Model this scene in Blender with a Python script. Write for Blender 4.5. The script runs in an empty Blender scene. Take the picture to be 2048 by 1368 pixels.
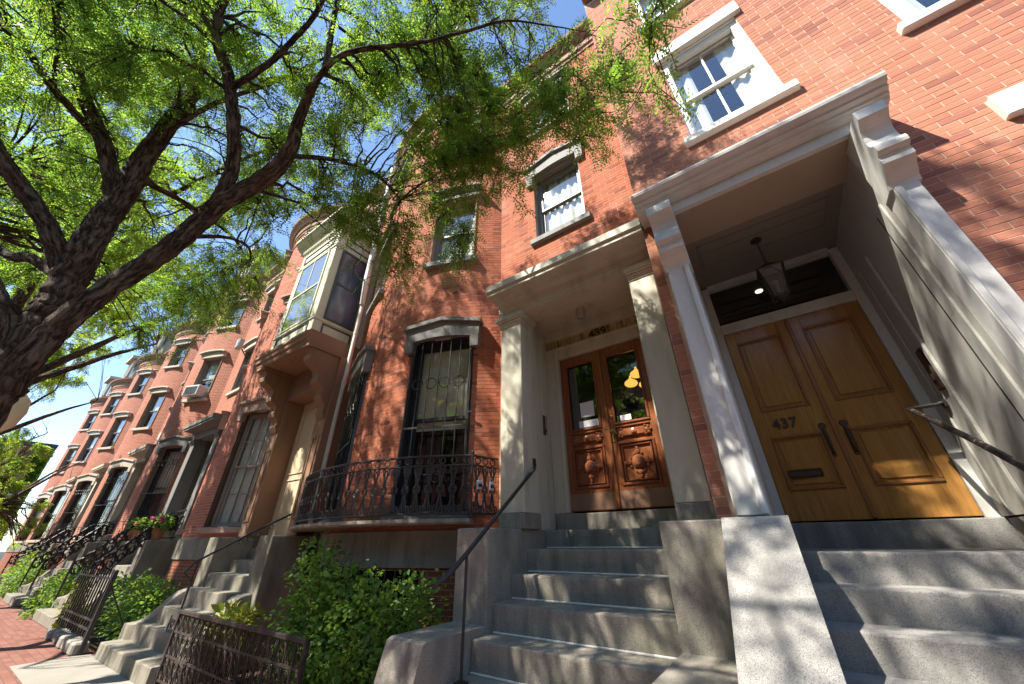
import bpy, math, random
import numpy as np
from mathutils import Matrix, Vector
random.seed(7); rng = np.random.default_rng(7)
sin, cos, PI = math.sin, math.cos, math.pi
scene = bpy.context.scene
C = scene.collection

# ------------------------------------------------------------------ camera, sky, sun, exposure
CAMZ = 1.5
RC = ((0.820681, 0.2856739, 0.49484656), (0.57133147, -0.39823782, -0.71762594), (-0.00794038, 0.87166339, -0.4900407))
cd = bpy.data.cameras.new('camera'); cam = bpy.data.objects.new('camera', cd); C.objects.link(cam)
cam.matrix_world = Matrix.Translation((0, 0, CAMZ)) @ Matrix(RC).to_4x4()
cd.sensor_width = 36.0; cd.lens = 715.115 / 2048 * 36.0; cd.clip_start = 0.05; cd.clip_end = 500
scene.camera = cam
SUN = Vector((-0.50, -1.0, 1.40)).normalized()          # towards the sun
world = bpy.data.worlds.new('World'); scene.world = world; world.use_nodes = True
nt = world.node_tree; nt.nodes.clear()
sky = nt.nodes.new('ShaderNodeTexSky'); sky.sky_type = 'NISHITA'; sky.sun_disc = False
sky.sun_elevation = math.asin(SUN.z); sky.sun_rotation = math.atan2(SUN.x, SUN.y)
sky.air_density = 1.0; sky.dust_density = 0.1; sky.ozone_density = 3.0
bg = nt.nodes.new('ShaderNodeBackground'); bg.inputs['Strength'].default_value = 0.12
wo = nt.nodes.new('ShaderNodeOutputWorld')
nt.links.new(sky.outputs[0], bg.inputs[0]); nt.links.new(bg.outputs[0], wo.inputs[0])
sl = bpy.data.lights.new('sun', 'SUN'); sl.energy = 5.0; sl.angle = math.radians(0.5); sl.color = (1.0, 0.94, 0.84)
so = bpy.data.objects.new('sun', sl); C.objects.link(so)
so.rotation_euler = SUN.to_track_quat('Z', 'Y').to_euler(); so.location = (-10, -20, 28)
scene.view_settings.view_transform = 'Standard'; scene.view_settings.look = 'None'
scene.view_settings.exposure = 1.5; scene.view_settings.gamma = 1.0
scene.render.engine = 'CYCLES'
scene.cycles.use_denoising = True
scene.cycles.max_bounces = 8; scene.cycles.transparent_max_bounces = 16
scene.cycles.caustics_reflective = False; scene.cycles.caustics_refractive = False

# ------------------------------------------------------------------ materials
MATS = {}
class N:
    def __init__(s, name):
        s.m = bpy.data.materials.new(name); s.m.use_nodes = True; s.t = s.m.node_tree
        s.t.nodes.clear(); MATS[name] = s.m
        s.out = s.new('ShaderNodeOutputMaterial')
    def new(s, typ, **kw):
        n = s.t.nodes.new(typ)
        for k, v in kw.items():
            if k in n.inputs.keys(): n.inputs[k].default_value = v
            else: setattr(n, k, v)
        return n
    def link(s, a, b): s.t.links.new(a, b)
    def coord(s): return s.new('ShaderNodeTexCoord').outputs['Object']
    def pos(s): return s.new('ShaderNodeNewGeometry').outputs['Position']
    def noise(s, scale, detail=4, vec=None, rough=0.55):
        n = s.new('ShaderNodeTexNoise'); n.inputs['Scale'].default_value = scale
        n.inputs['Detail'].default_value = detail; n.inputs['Roughness'].default_value = rough
        s.link(vec if vec else s.pos(), n.inputs['Vector']); return n.outputs['Fac']
    def scaled(s, sc, vec=None):
        m = s.new('ShaderNodeMapping'); m.inputs['Scale'].default_value = sc
        s.link(vec if vec else s.pos(), m.inputs['Vector']); return m.outputs[0]
    def ramp(s, fac, stops):
        r = s.new('ShaderNodeValToRGB'); e = r.color_ramp.elements
        while len(e) < len(stops): e.new(0.5)
        for i, (p, c) in enumerate(stops): e[i].position = p; e[i].color = (*c, 1)
        s.link(fac, r.inputs[0]); return r.outputs[0]
    def mix(s, fac, a, b, typ='MIX'):
        m = s.new('ShaderNodeMix'); m.data_type = 'RGBA'; m.blend_type = typ
        for sock, v in ((m.inputs[0], fac), (m.inputs[6], a), (m.inputs[7], b)):
            if isinstance(v, (int, float)): sock.default_value = v
            elif isinstance(v, tuple): sock.default_value = (*v, 1)
            else: s.link(v, sock)
        return m.outputs[2]
    def math(s, op, a, b=0.0):
        m = s.new('ShaderNodeMath'); m.operation = op
        for i, v in enumerate((a, b)):
            if isinstance(v, (int, float)): m.inputs[i].default_value = v
            else: s.link(v, m.inputs[i])
        return m.outputs[0]
    def bsdf(s, col, rough=0.7, spec=0.3, metal=0.0, bump=None, bstr=0.2, bdist=0.01):
        b = s.new('ShaderNodeBsdfPrincipled')
        for key, v in (('Base Color', col), ('Roughness', rough)):
            if isinstance(v, tuple): b.inputs[key].default_value = (*v, 1)
            elif isinstance(v, (int, float)): b.inputs[key].default_value = v
            else: s.link(v, b.inputs[key])
        b.inputs['Specular IOR Level'].default_value = spec; b.inputs['Metallic'].default_value = metal
        if bump is not None:
            bn = s.new('ShaderNodeBump'); bn.inputs['Strength'].default_value = bstr; bn.inputs['Distance'].default_value = bdist
            s.link(bump, bn.inputs['Height']); s.link(bn.outputs[0], b.inputs['Normal'])
        s.link(b.outputs[0], s.out.inputs[0]); return b

def rnd_node(n):
    g = n.new('ShaderNodeNewGeometry').outputs['Random Per Island']
    o = n.new('ShaderNodeObjectInfo').outputs['Random']
    return n.math('FRACT', n.math('ADD', n.math('MULTIPLY', g, 7.31), n.math('MULTIPLY', o, 5.77)))

def brick_mat(name, c0, c1, c2, soot=0.35):
    n = N(name); r = rnd_node(n)
    col = n.ramp(r, [(0.0, c0), (0.3, c1), (0.7, tuple(x * 0.93 for x in c1)), (0.9, c2), (1.0, tuple(x * 0.72 for x in c2))])
    rain = n.ramp(n.noise(1.0, 6, n.scaled((5.0, 5.0, 0.45))), [(0.5, (0, 0, 0)), (0.8, (1, 1, 1))])
    col = n.mix(n.math('MULTIPLY', rain, soot * 1.2), col, tuple(x * 0.55 for x in c2))
    col = n.mix(n.math('MULTIPLY', n.noise(38, 5), 0.35), col, tuple(x * 0.62 for x in c1))
    st = n.ramp(n.noise(1.1, 5), [(0.45, (0, 0, 0)), (0.75, (1, 1, 1))])
    col = n.mix(n.math('MULTIPLY', st, soot), col, tuple(x * 0.5 for x in c1))
    bl = n.ramp(n.noise(2.6, 6), [(0.56, (0, 0, 0)), (0.74, (1, 1, 1))])
    col = n.mix(n.math('MULTIPLY', bl, 0.22), col, (0.55, 0.36, 0.28))
    n.bsdf(col, 0.85, 0.2, bump=n.math('ADD', n.noise(120, 4), n.math('MULTIPLY', n.noise(14, 4), 1.5)), bstr=0.5, bdist=0.005)
brick_mat('brick437', (0.38, 0.152, 0.092), (0.45, 0.185, 0.115), (0.31, 0.12, 0.085), 0.2)
brick_mat('brick439', (0.34, 0.102, 0.05), (0.42, 0.132, 0.068), (0.26, 0.08, 0.05), 0.25)
brick_mat('brick441', (0.40, 0.140, 0.085), (0.46, 0.175, 0.11), (0.36, 0.12, 0.08), 0.15)

def plain(name, col, rough=0.7, spec=0.3, var=0.25, scale=6, bscale=60, bstr=0.12, metal=0.0):
    n = N(name)
    c = n.mix(n.math('MULTIPLY', n.noise(scale, 6), var), col, tuple(x * 0.55 for x in col))
    n.bsdf(c, rough, spec, metal, bump=n.noise(bscale, 4), bstr=bstr, bdist=0.004)
def grimy(name, col, dirt, amt=0.5, rough=0.6, streak=True, scale=1.6):
    n = N(name)
    f = n.noise(1.0, 6, n.scaled((scale * 3, scale * 3, scale * 0.6) if streak else (scale,) * 3))
    f = n.ramp(f, [(0.48, (0, 0, 0)), (0.78, (1, 1, 1))])
    c = n.mix(n.math('MULTIPLY', f, amt), col, dirt)
    c = n.mix(n.math('MULTIPLY', n.noise(40, 4), 0.12), c, tuple(x * 0.6 for x in col))
    n.bsdf(c, rough, 0.3, bump=n.noise(50, 5), bstr=0.1, bdist=0.004)
plain('mortar437', (0.53, 0.36, 0.28), 0.95, 0.1, 0.5); plain('mortar439', (0.46, 0.31, 0.22), 0.95, 0.1, 0.5)
plain('mortar441', (0.55, 0.38, 0.30), 0.95, 0.1)
grimy('white_stone', (0.72, 0.70, 0.64), (0.42, 0.38, 0.30), 0.35)
grimy('white_paint', (0.78, 0.77, 0.72), (0.5, 0.47, 0.40), 0.2)
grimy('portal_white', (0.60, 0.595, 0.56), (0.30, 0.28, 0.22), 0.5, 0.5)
grimy('portal_shade', (0.23, 0.20, 0.165), (0.17, 0.15, 0.12), 0.3, 0.6)  # porch ceiling paint with its shade put into the colour
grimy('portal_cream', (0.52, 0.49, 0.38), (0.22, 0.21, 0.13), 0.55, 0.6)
grimy('cream_paint', (0.55, 0.53, 0.38), (0.36, 0.34, 0.22), 0.25, 0.5)
grimy('ochre_paint', (0.55, 0.40, 0.20), (0.36, 0.28, 0.16), 0.3, 0.55)
grimy('cream_door', (0.58, 0.47, 0.31), (0.42, 0.32, 0.2), 0.3, 0.6)
grimy('brownstone', (0.27, 0.155, 0.095), (0.16, 0.095, 0.06), 0.5, 0.8)
grimy('brownstone_pink', (0.37, 0.25, 0.19), (0.24, 0.16, 0.12), 0.4, 0.75)
grimy('grey_lintel', (0.185, 0.18, 0.165), (0.075, 0.072, 0.065), 0.7, 0.7)
grimy('cream_lintel', (0.44, 0.40, 0.32), (0.24, 0.215, 0.17), 0.5, 0.7)
def granite(name, base, dark, light, moss=0.0):
    n = N(name)
    v = n.new('ShaderNodeTexVoronoi'); v.inputs['Scale'].default_value = 330; n.link(n.pos(), v.inputs['Vector'])
    sp = n.ramp(v.outputs['Color'], [(0.0, dark), (0.22, dark), (0.34, base), (0.75, base), (1.0, light)])
    f = n.noise(1.0, 7, n.scaled((7.0, 3.2, 1.3)))
    f = n.ramp(f, [(0.44, (0, 0, 0)), (0.68, (1, 1, 1))])
    c = n.mix(n.math('MULTIPLY', f, 0.75), sp, tuple(x * 0.38 for x in base))
    c = n.mix(n.math('MULTIPLY', n.noise(9, 5), 0.3), c, tuple(x * 0.6 for x in base))
    if moss:
        mf = n.ramp(n.noise(1.7, 5), [(0.55, (0, 0, 0)), (0.72, (1, 1, 1))])
        c = n.mix(n.math('MULTIPLY', mf, moss), c, (0.12, 0.13, 0.05))
    n.bsdf(c, 0.8, 0.25, bump=n.noise(90, 5), bstr=0.35, bdist=0.006)
granite('granite', (0.31, 0.28, 0.23), (0.14, 0.125, 0.10), (0.42, 0.38, 0.31), 0.4)
granite('granite_grey', (0.30, 0.288, 0.265), (0.13, 0.125, 0.12), (0.41, 0.395, 0.365))
granite('granite_warm', (0.27, 0.245, 0.195), (0.12, 0.108, 0.085), (0.36, 0.33, 0.27), 0.35)
def wood(name, a, b, rough=0.35, axis=(9, 9, 0.8)):
    n = N(name)
    w = n.noise(1.0, 6, n.scaled(tuple(x * 3 for x in axis)), 0.65)
    g = n.noise(1.0, 3, n.scaled(tuple(x * 16 for x in axis)))
    c = n.ramp(w, [(0.3, a), (0.7, b)])
    c = n.mix(n.math('MULTIPLY', g, 0.45), c, tuple(x * 0.45 for x in a))
    n.bsdf(c, rough, 0.45, bump=g, bstr=0.06, bdist=0.003)
wood('oak_door', (0.33, 0.15, 0.036), (0.53, 0.27, 0.075), 0.2)
wood('oak_dark', (0.26, 0.11, 0.035), (0.34, 0.155, 0.05), 0.3)
wood('red_door', (0.20, 0.062, 0.025), (0.37, 0.135, 0.055), 0.22)
wood('red_door_dark', (0.20, 0.06, 0.026), (0.27, 0.085, 0.035), 0.3)
plain('iron', (0.022, 0.021, 0.02), 0.45, 0.5, 0.3, 20, 120, 0.2)
plain('iron_worn', (0.03, 0.026, 0.024), 0.55, 0.5, 0.6, 30, 160, 0.3)
n = N('iron_rusty'); rf = n.ramp(n.noise(14, 6), [(0.35, (0.022, 0.018, 0.016)), (0.6, (0.05, 0.034, 0.027)), (0.8, (0.11, 0.068, 0.05))])
n.bsdf(rf, 0.75, 0.3, bump=n.noise(140, 4), bstr=0.4, bdist=0.003)
n = N('rail_chipped'); rf = n.ramp(n.noise(26, 6), [(0.42, (0.018, 0.017, 0.017)), (0.56, (0.03, 0.025, 0.022)), (0.66, (0.22, 0.13, 0.09))])
n.bsdf(rf, 0.4, 0.5, bump=n.noise(60, 4), bstr=0.3, bdist=0.003)
plain('brass', (0.30, 0.20, 0.07), 0.35, 0.5, 0.4, 30, 100, 0.1, 0.8)
plain('bronze', (0.09, 0.06, 0.04), 0.4, 0.5, 0.4, 30, 100, 0.1, 0.6)
plain('black_paint', (0.02, 0.02, 0.021), 0.4, 0.5, 0.2); plain('dark_sash', (0.028, 0.027, 0.028), 0.4, 0.5, 0.2)
plain('grey_sash', (0.19, 0.18, 0.165), 0.5, 0.4); plain('taupe_sash', (0.30, 0.255, 0.23), 0.5, 0.4)
plain('brown_sash', (0.10, 0.065, 0.045), 0.5, 0.4)
plain('room', (0.030, 0.028, 0.026), 0.9, 0.1); plain('room_light', (0.20, 0.18, 0.15), 0.9, 0.1)
plain('blind', (0.70, 0.66, 0.56), 0.7, 0.2, 0.1); plain('curtain', (0.75, 0.74, 0.70), 0.9, 0.1, 0.12, 3)
plain('paper', (0.75, 0.76, 0.80), 0.8, 0.2, 0.1); plain('plastic_grey', (0.45, 0.46, 0.47), 0.5, 0.4, 0.15)
plain('pipe_white', (0.66, 0.64, 0.60), 0.5, 0.4, 0.35, 5); plain('slate', (0.06, 0.062, 0.07), 0.7, 0.3, 0.4, 8)
plain('copper_dark', (0.055, 0.06, 0.06), 0.5, 0.4, 0.3); plain('terracotta', (0.33, 0.15, 0.09), 0.8, 0.2)
plain('soil', (0.045, 0.032, 0.022), 0.95, 0.1, 0.5, 12, 40, 0.6); plain('flower_pink', (0.62, 0.10, 0.20), 0.7, 0.2)
plain('red_paint', (0.5, 0.02, 0.015), 0.4, 0.5); plain('caulk', (0.72, 0.70, 0.64), 0.8, 0.2, 0.5, 25)
plain('amber_glass', (0.65, 0.36, 0.06), 0.3, 0.5, 0.2); plain('globe_glass', (0.72, 0.66, 0.52), 0.35, 0.5, 0.1)
plain('asphalt', (0.05, 0.05, 0.052), 0.9, 0.2, 0.4, 3, 80, 0.4)
n = N('concrete'); c = n.mix(n.noise(2.2, 6), (0.20, 0.185, 0.155), (0.31, 0.29, 0.25)); n.bsdf(c, 0.9, 0.15, bump=n.noise(70, 5), bstr=0.3, bdist=0.004)
# glass: thin pane, part mirror, part see-through
n = N('glass'); fr = n.new('ShaderNodeLayerWeight'); fr.inputs['Blend'].default_value = 0.5
tr = n.new('ShaderNodeBsdfTransparent'); tr.inputs[0].default_value = (0.86, 0.9, 0.88, 1)
gl = n.new('ShaderNodeBsdfGlossy'); gl.inputs['Roughness'].default_value = 0.015; gl.inputs[0].default_value = (0.95, 0.97, 1, 1)
bn = n.new('ShaderNodeBump'); bn.inputs['Strength'].default_value = 0.04; bn.inputs['Distance'].default_value = 0.02
n.link(n.noise(2.5, 2), bn.inputs['Height']); n.link(bn.outputs[0], gl.inputs['Normal'])
ms = n.new('ShaderNodeMixShader'); n.link(n.math('ADD', n.math('MULTIPLY', n.math('POWER', fr.outputs['Facing'], 3.0), 0.85), 0.14), ms.inputs[0])
n.link(tr.outputs[0], ms.inputs[1]); n.link(gl.outputs[0], ms.inputs[2]); n.link(ms.outputs[0], n.out.inputs[0])
n = N('glass_dim'); tr = n.new('ShaderNodeBsdfTransparent'); tr.inputs[0].default_value = (0.62, 0.62, 0.6, 1); gl = n.new('ShaderNodeBsdfPrincipled'); gl.inputs['Base Color'].default_value = (0.22, 0.20, 0.18, 1); gl.inputs['Roughness'].default_value = 0.25
ms = n.new('ShaderNodeMixShader'); ms.inputs[0].default_value = 0.4; n.link(tr.outputs[0], ms.inputs[1]); n.link(gl.outputs[0], ms.inputs[2]); n.link(ms.outputs[0], n.out.inputs[0])
plain('screen_sky_blue', (0.07, 0.085, 0.13), 0.22, 0.6, 0.5, 2)  # window screen tone with the blue sky reflection put into its colour
# bark
n = N('bark'); at = n.new('ShaderNodeAttribute'); at.attribute_name = 'bark'; bv = at.outputs['Vector']
f = n.noise(1.0, 8, n.scaled((40, 40, 11), bv), 0.7); f2 = n.noise(1.0, 5, n.scaled((17, 17, 4.2), bv), 0.6)
rd = n.math('SUBTRACT', 1.0, n.math('MULTIPLY', n.math('ABSOLUTE', n.math('SUBTRACT', f2, 0.5)), 7.0))
rg = n.math('SUBTRACT', n.math('ADD', n.math('MULTIPLY', f, 0.85), 0.12), n.math('MULTIPLY', n.math('MAXIMUM', rd, 0.0), 0.24))
c = n.ramp(rg, [(0.28, (0.03, 0.023, 0.019)), (0.40, (0.12, 0.092, 0.07)), (0.52, (0.23, 0.185, 0.145)), (0.68, (0.34, 0.29, 0.235))])
c = n.mix(n.math('MULTIPLY', n.ramp(n.noise(1.6, 5), [(0.5, (0, 0, 0)), (0.7, (1, 1, 1))]), 0.5), c, (0.20, 0.10, 0.06))
c = n.mix(n.math('MULTIPLY', n.ramp(n.noise(5.0, 5), [(0.6, (0, 0, 0)), (0.75, (1, 1, 1))]), 0.4), c, (0.17, 0.18, 0.13))
n.bsdf(c, 0.9, 0.15, bump=rg, bstr=1.0, bdist=0.12)
def leafmat(name, a, b, t1, t2, tf=0.5):
    n = N(name); r = n.new('ShaderNodeNewGeometry').outputs['Random Per Island']
    d = n.new('ShaderNodeBsdfPrincipled'); d.inputs['Roughness'].default_value = 0.5; d.inputs['Specular IOR Level'].default_value = 0.35
    n.link(n.ramp(r, [(0.0, a), (1.0, b)]), d.inputs['Base Color'])
    t = n.new('ShaderNodeBsdfTranslucent'); n.link(n.ramp(r, [(0.0, t1), (0.94, t2), (1.0, (0.55, 0.42, 0.05))]), t.inputs[0])
    m = n.new('ShaderNodeMixShader'); m.inputs[0].default_value = tf
    n.link(d.outputs[0], m.inputs[1]); n.link(t.outputs[0], m.inputs[2]); n.link(m.outputs[0], n.out.inputs[0])
leafmat('locust_leaf', (0.06, 0.14, 0.025), (0.115, 0.20, 0.04), (0.22, 0.46, 0.045), (0.44, 0.62, 0.08), 0.58)
leafmat('far_leaf', (0.085, 0.16, 0.028), (0.13, 0.21, 0.035), (0.34, 0.56, 0.05), (0.52, 0.66, 0.07), 0.6)
leafmat('shrub_leaf', (0.075, 0.16, 0.03), (0.13, 0.23, 0.045), (0.22, 0.42, 0.04), (0.36, 0.55, 0.07), 0.42)
leafmat('yellow_leaf', (0.16, 0.20, 0.03), (0.20, 0.22, 0.04), (0.40, 0.48, 0.04), (0.50, 0.52, 0.06), 0.4)
def uvbrick(name, c1, c2, mo, L, h, rough=0.9):
    n = N(name); uv = n.new('ShaderNodeUVMap').outputs[0]
    b = n.new('ShaderNodeTexBrick'); n.link(uv, b.inputs['Vector'])
    b.inputs['Scale'].default_value = 1.0; b.inputs['Brick Width'].default_value = L; b.inputs['Row Height'].default_value = h
    b.inputs['Mortar Size'].default_value = 0.006; b.inputs['Mortar Smooth'].default_value = 0.2; b.offset = 0.5
    b.inputs['Color1'].default_value = (*c1, 1); b.inputs['Color2'].default_value = (*c2, 1); b.inputs['Mortar'].default_value = (*mo, 1)
    c = n.mix(n.math('MULTIPLY', n.noise(1.3, 5), 0.4), b.outputs['Color'], tuple(x * 0.6 for x in c1))
    n.bsdf(c, rough, 0.15, bump=n.math('SUBTRACT', n.noise(60, 4), n.math('MULTIPLY', b.outputs['Fac'], 2.0)), bstr=0.35, bdist=0.006)
uvbrick('brick_far', (0.31, 0.10, 0.06), (0.39, 0.14, 0.085), (0.5, 0.35, 0.28), 0.20, 0.061)
uvbrick('brick_far_grey', (0.33, 0.13, 0.09), (0.40, 0.17, 0.12), (0.46, 0.33, 0.28), 0.20, 0.061)
uvbrick('brick_base', (0.24, 0.075, 0.042), (0.30, 0.095, 0.05), (0.34, 0.25, 0.19), 0.20, 0.061)
uvbrick('paving_brick', (0.19, 0.08, 0.06), (0.26, 0.12, 0.09), (0.12, 0.09, 0.075), 0.205, 0.10)

# ------------------------------------------------------------------ mesh helpers
class MB:
    def __init__(s): s.v = []; s.f = []; s.uv = None; s.bk = None
    def add(s, vs, fs):
        o = len(s.v); s.v.extend(vs); s.f.extend([tuple(i + o for i in f) for f in fs]); return s
    def box(s, x0, x1, y0, y1, z0, z1, ch=0.0):
        if x0 > x1: x0, x1 = x1, x0
        if y0 > y1: y0, y1 = y1, y0
        c = min(ch, (x1 - x0) / 3, (y1 - y0) / 3, (z1 - z0) / 3)
        if c <= 0:
            v = [(x, y, z) for z in (z0, z1) for y in (y0, y1) for x in (x0, x1)]
            return s.add(v, [(0, 2, 3, 1), (4, 5, 7, 6), (0, 1, 5, 4), (2, 6, 7, 3), (0, 4, 6, 2), (1, 3, 7, 5)])
        # bevelled box: 24 verts
        X, Y, Z = (x0, x1), (y0, y1), (z0, z1); vs = []; idx = {}
        for i in (0, 1):
            for j in (0, 1):
                for k in (0, 1):
                    for a in range(3):
                        p = [X[i], Y[j], Z[k]]; sg = [1 if i == 0 else -1, 1 if j == 0 else -1, 1 if k == 0 else -1]
                        for b in range(3):
                            if b != a: p[b] += sg[b] * c
                        idx[i, j, k, a] = len(vs); vs.append(tuple(p))
        fs = []
        for a in range(3):
            b, d = (a + 1) % 3, (a + 2) % 3
            for e in (0, 1):
                q = []
                for (m, n_) in ((0, 0), (1, 0), (1, 1), (0, 1)):
                    t = [0, 0, 0]; t[a] = e; t[b] = m; t[d] = n_; q.append(idx[t[0], t[1], t[2], a])
                fs.append(tuple(q if e else q[::-1]))
            for m in (0, 1):
                for n_ in (0, 1):      # edge along axis a between faces b and d
                    q = []
                    for e, w in ((0, b), (1, b), (1, d), (0, d)):
                        t = [0, 0, 0]; t[a] = e; t[b] = m; t[d] = n_; q.append(idx[t[0], t[1], t[2], w])
                    fs.append(tuple(q if (m == n_) else q[::-1]))
        for i in (0, 1):
            for j in (0, 1):
                for k in (0, 1):
                    q = [idx[i, j, k, a] for a in range(3)]
                    fs.append(tuple(q if (i + j + k) % 2 else q[::-1]))
        return s.add(vs, fs)
    def prism(s, poly, a0, a1, axis='x'):
        # poly: list of 2-D points; axis x -> (y,z); y -> (x,z); z -> (x,y)
        def P(p, a): return {'x': (a, p[0], p[1]), 'y': (p[0], a, p[1]), 'z': (p[0], p[1], a)}[axis]
        n = len(poly); v = [P(p, a0) for p in poly] + [P(p, a1) for p in poly]
        f = [tuple(range(n))[::-1], tuple(range(n, 2 * n))] + [(i, (i + 1) % n, n + (i + 1) % n, n + i) for i in range(n)]
        return s.add(v, f)
    def tube(s, pts, r, n=6, cap=True):
        pts = [Vector(p) for p in pts]; rs = r if isinstance(r, (list, tuple)) else [r] * len(pts)
        o = len(s.v); up = None; run = random.uniform(0, 50) if s.bk is not None else 0
        for i, p in enumerate(pts):
            if i: run += (p - pts[i - 1]).length
            t = (pts[min(i + 1, len(pts) - 1)] - pts[max(i - 1, 0)])
            if t.length < 1e-9: t = Vector((0, 0, 1))
            t.normalize()
            if up is None:
                up = Vector((0, 0, 1)) if abs(t.z) < 0.9 else Vector((1, 0, 0))
            a = up - t * up.dot(t)
            if a.length < 1e-6: a = t.orthogonal()
            a.normalize(); b = t.cross(a); up = a
            for k in range(n):
                q = 2 * PI * k / n
                s.v.append(tuple(p + (a * cos(q) + b * sin(q)) * rs[i]))
                if s.bk is not None: s.bk.append((cos(q) * max(rs[i], 0.02), sin(q) * max(rs[i], 0.02), run))
        for i in range(len(pts) - 1):
            for k in range(n):
                k2 = (k + 1) % n
                s.f.append((o + i * n + k, o + i * n + k2, o + (i + 1) * n + k2, o + (i + 1) * n + k))
        if cap:
            s.f.append(tuple(o + k for k in range(n))[::-1]); e = o + (len(pts) - 1) * n
            s.f.append(tuple(e + k for k in range(n)))
        return s
    def ring(s, c, rx, rz, t, n=14, plane='xz', m=4):
        pts = []
        for k in range(n + 1):
            a = 2 * PI * k / n
            u, w = rx * cos(a), rz * sin(a)
            pts.append({'xz': (c[0] + u, c[1], c[2] + w), 'yz': (c[0], c[1] + u, c[2] + w), 'xy': (c[0] + u, c[1] + w, c[2])}[plane])
        return s.tube(pts, t, m, False)
    def lathe(s, prof, c=(0, 0, 0), n=16, axis='z'):
        o = len(s.v)
        for (r, h) in prof:
            for k in range(n):
                a = 2 * PI * k / n
                if axis == 'z': s.v.append((c[0] + r * cos(a), c[1] + r * sin(a), c[2] + h))
                else: s.v.append((c[0] + r * cos(a), c[1] - h, c[2] + r * sin(a)))
        for i in range(len(prof) - 1):
            for k in range(n):
                k2 = (k + 1) % n
                q = (o + i * n + k, o + i * n + k2, o + (i + 1) * n + k2, o + (i + 1) * n + k)
                s.f.append(q)
        s.f.append(tuple(o + k for k in range(n))[::-1]); e = o + (len(prof) - 1) * n
        s.f.append(tuple(e + k for k in range(n)))
        return s
    def sphere(s, c, r, n=10, m=6, sz=1.0):
        return s.lathe([(max(r * sin(PI * i / m), 0.0005), -r * sz * cos(PI * i / m)) for i in range(m + 1)], c, n)
    def sweep(s, mapf, us, prof):
        # prof: closed list of (d, z)
        o = len(s.v); n = len(prof)
        for u in us:
            for d, z in prof: s.v.append(mapf(u, d, z))
        for i in range(len(us) - 1):
            for k in range(n):
                k2 = (k + 1) % n
                s.f.append((o + i * n + k, o + i * n + k2, o + (i + 1) * n + k2, o + (i + 1) * n + k))
        s.f.append(tuple(o + k for k in range(n))); e = o + (len(us) - 1) * n
        s.f.append(tuple(e + k for k in range(n))[::-1])
        return s
WM = {}
def mesh_of(name, mb, mat, smooth=False):
    me = bpy.data.meshes.new(name); me.from_pydata(mb.v, [], mb.f)
    if mb.uv is not None:
        l = me.uv_layers.new(name='UVMap'); vi = np.empty(len(me.loops), dtype=np.int32); me.loops.foreach_get('vertex_index', vi)
        l.data.foreach_set('uv', np.array(mb.uv, dtype=np.float32)[vi].ravel())
    if mb.bk is not None:
        at = me.attributes.new('bark', 'FLOAT_VECTOR', 'POINT'); at.data.foreach_set('vector', np.array(mb.bk, dtype=np.float32).ravel())
    if mat: me.materials.append(MATS[mat])
    if smooth: me.polygons.foreach_set('use_smooth', [True] * len(me.polygons))
    me.validate(); me.update(); return me
def fix_normals(me):
    import bmesh
    b = bmesh.new(); b.from_mesh(me); bmesh.ops.recalc_face_normals(b, faces=b.faces); b.to_mesh(me); b.free()
def obj(name, mb, mat, parent=None, local=None, smooth=False, fix=True):
    """mesh coordinates are world coordinates unless `local` (a matrix) places them"""
    me = mb if isinstance(mb, bpy.types.Mesh) else mesh_of(name, mb, mat, smooth)
    if fix and not isinstance(mb, bpy.types.Mesh): fix_normals(me)
    o = bpy.data.objects.new(name, me); C.objects.link(o)
    w = local if local is not None else Matrix.Identity(4)
    o.matrix_basis = w; WM[o] = w
    if parent is not None:
        o.parent = parent; o.matrix_parent_inverse = WM[parent].inverted()
    return o
def thing(name, label, cat, loc=(0, 0, 0), group=None):
    o = bpy.data.objects.new(name, None); C.objects.link(o); o.location = loc; o.empty_display_size = 0.2
    WM[o] = Matrix.Translation(loc); return tag(o, label, cat, group)
def tag(o, label, cat, group=None):
    o['label'] = label; o['category'] = cat
    if group: o['group'] = group
    return o
def struct(name, mb, mat):
    o = obj(name, mb, mat); o['kind'] = 'structure'; return o
def frame_matrix(x, y, ang):       # local: x = along the wall, -y = out towards the street, z up; origin at z 0
    return Matrix.Translation((x, y, 0)) @ Matrix.Rotation(ang, 4, 'Z')
def text_mesh(txt, size, depth, mat):
    cu = bpy.data.curves.new('lettering', 'FONT'); cu.body = txt; cu.size = size; cu.extrude = depth; cu.align_x = 'CENTER'
    cu.resolution_u = 3; cu.offset = size * 0.012
    to = bpy.data.objects.new('lettering', cu); C.objects.link(to)
    dg = bpy.context.evaluated_depsgraph_get(); me = bpy.data.meshes.new_from_object(to.evaluated_get(dg))
    bpy.data.objects.remove(to); bpy.data.curves.remove(cu)
    me.materials.clear(); me.materials.append(MATS[mat]); me.name = 'number'
    me.transform(Matrix.Rotation(PI / 2, 4, 'X')); return me

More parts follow.
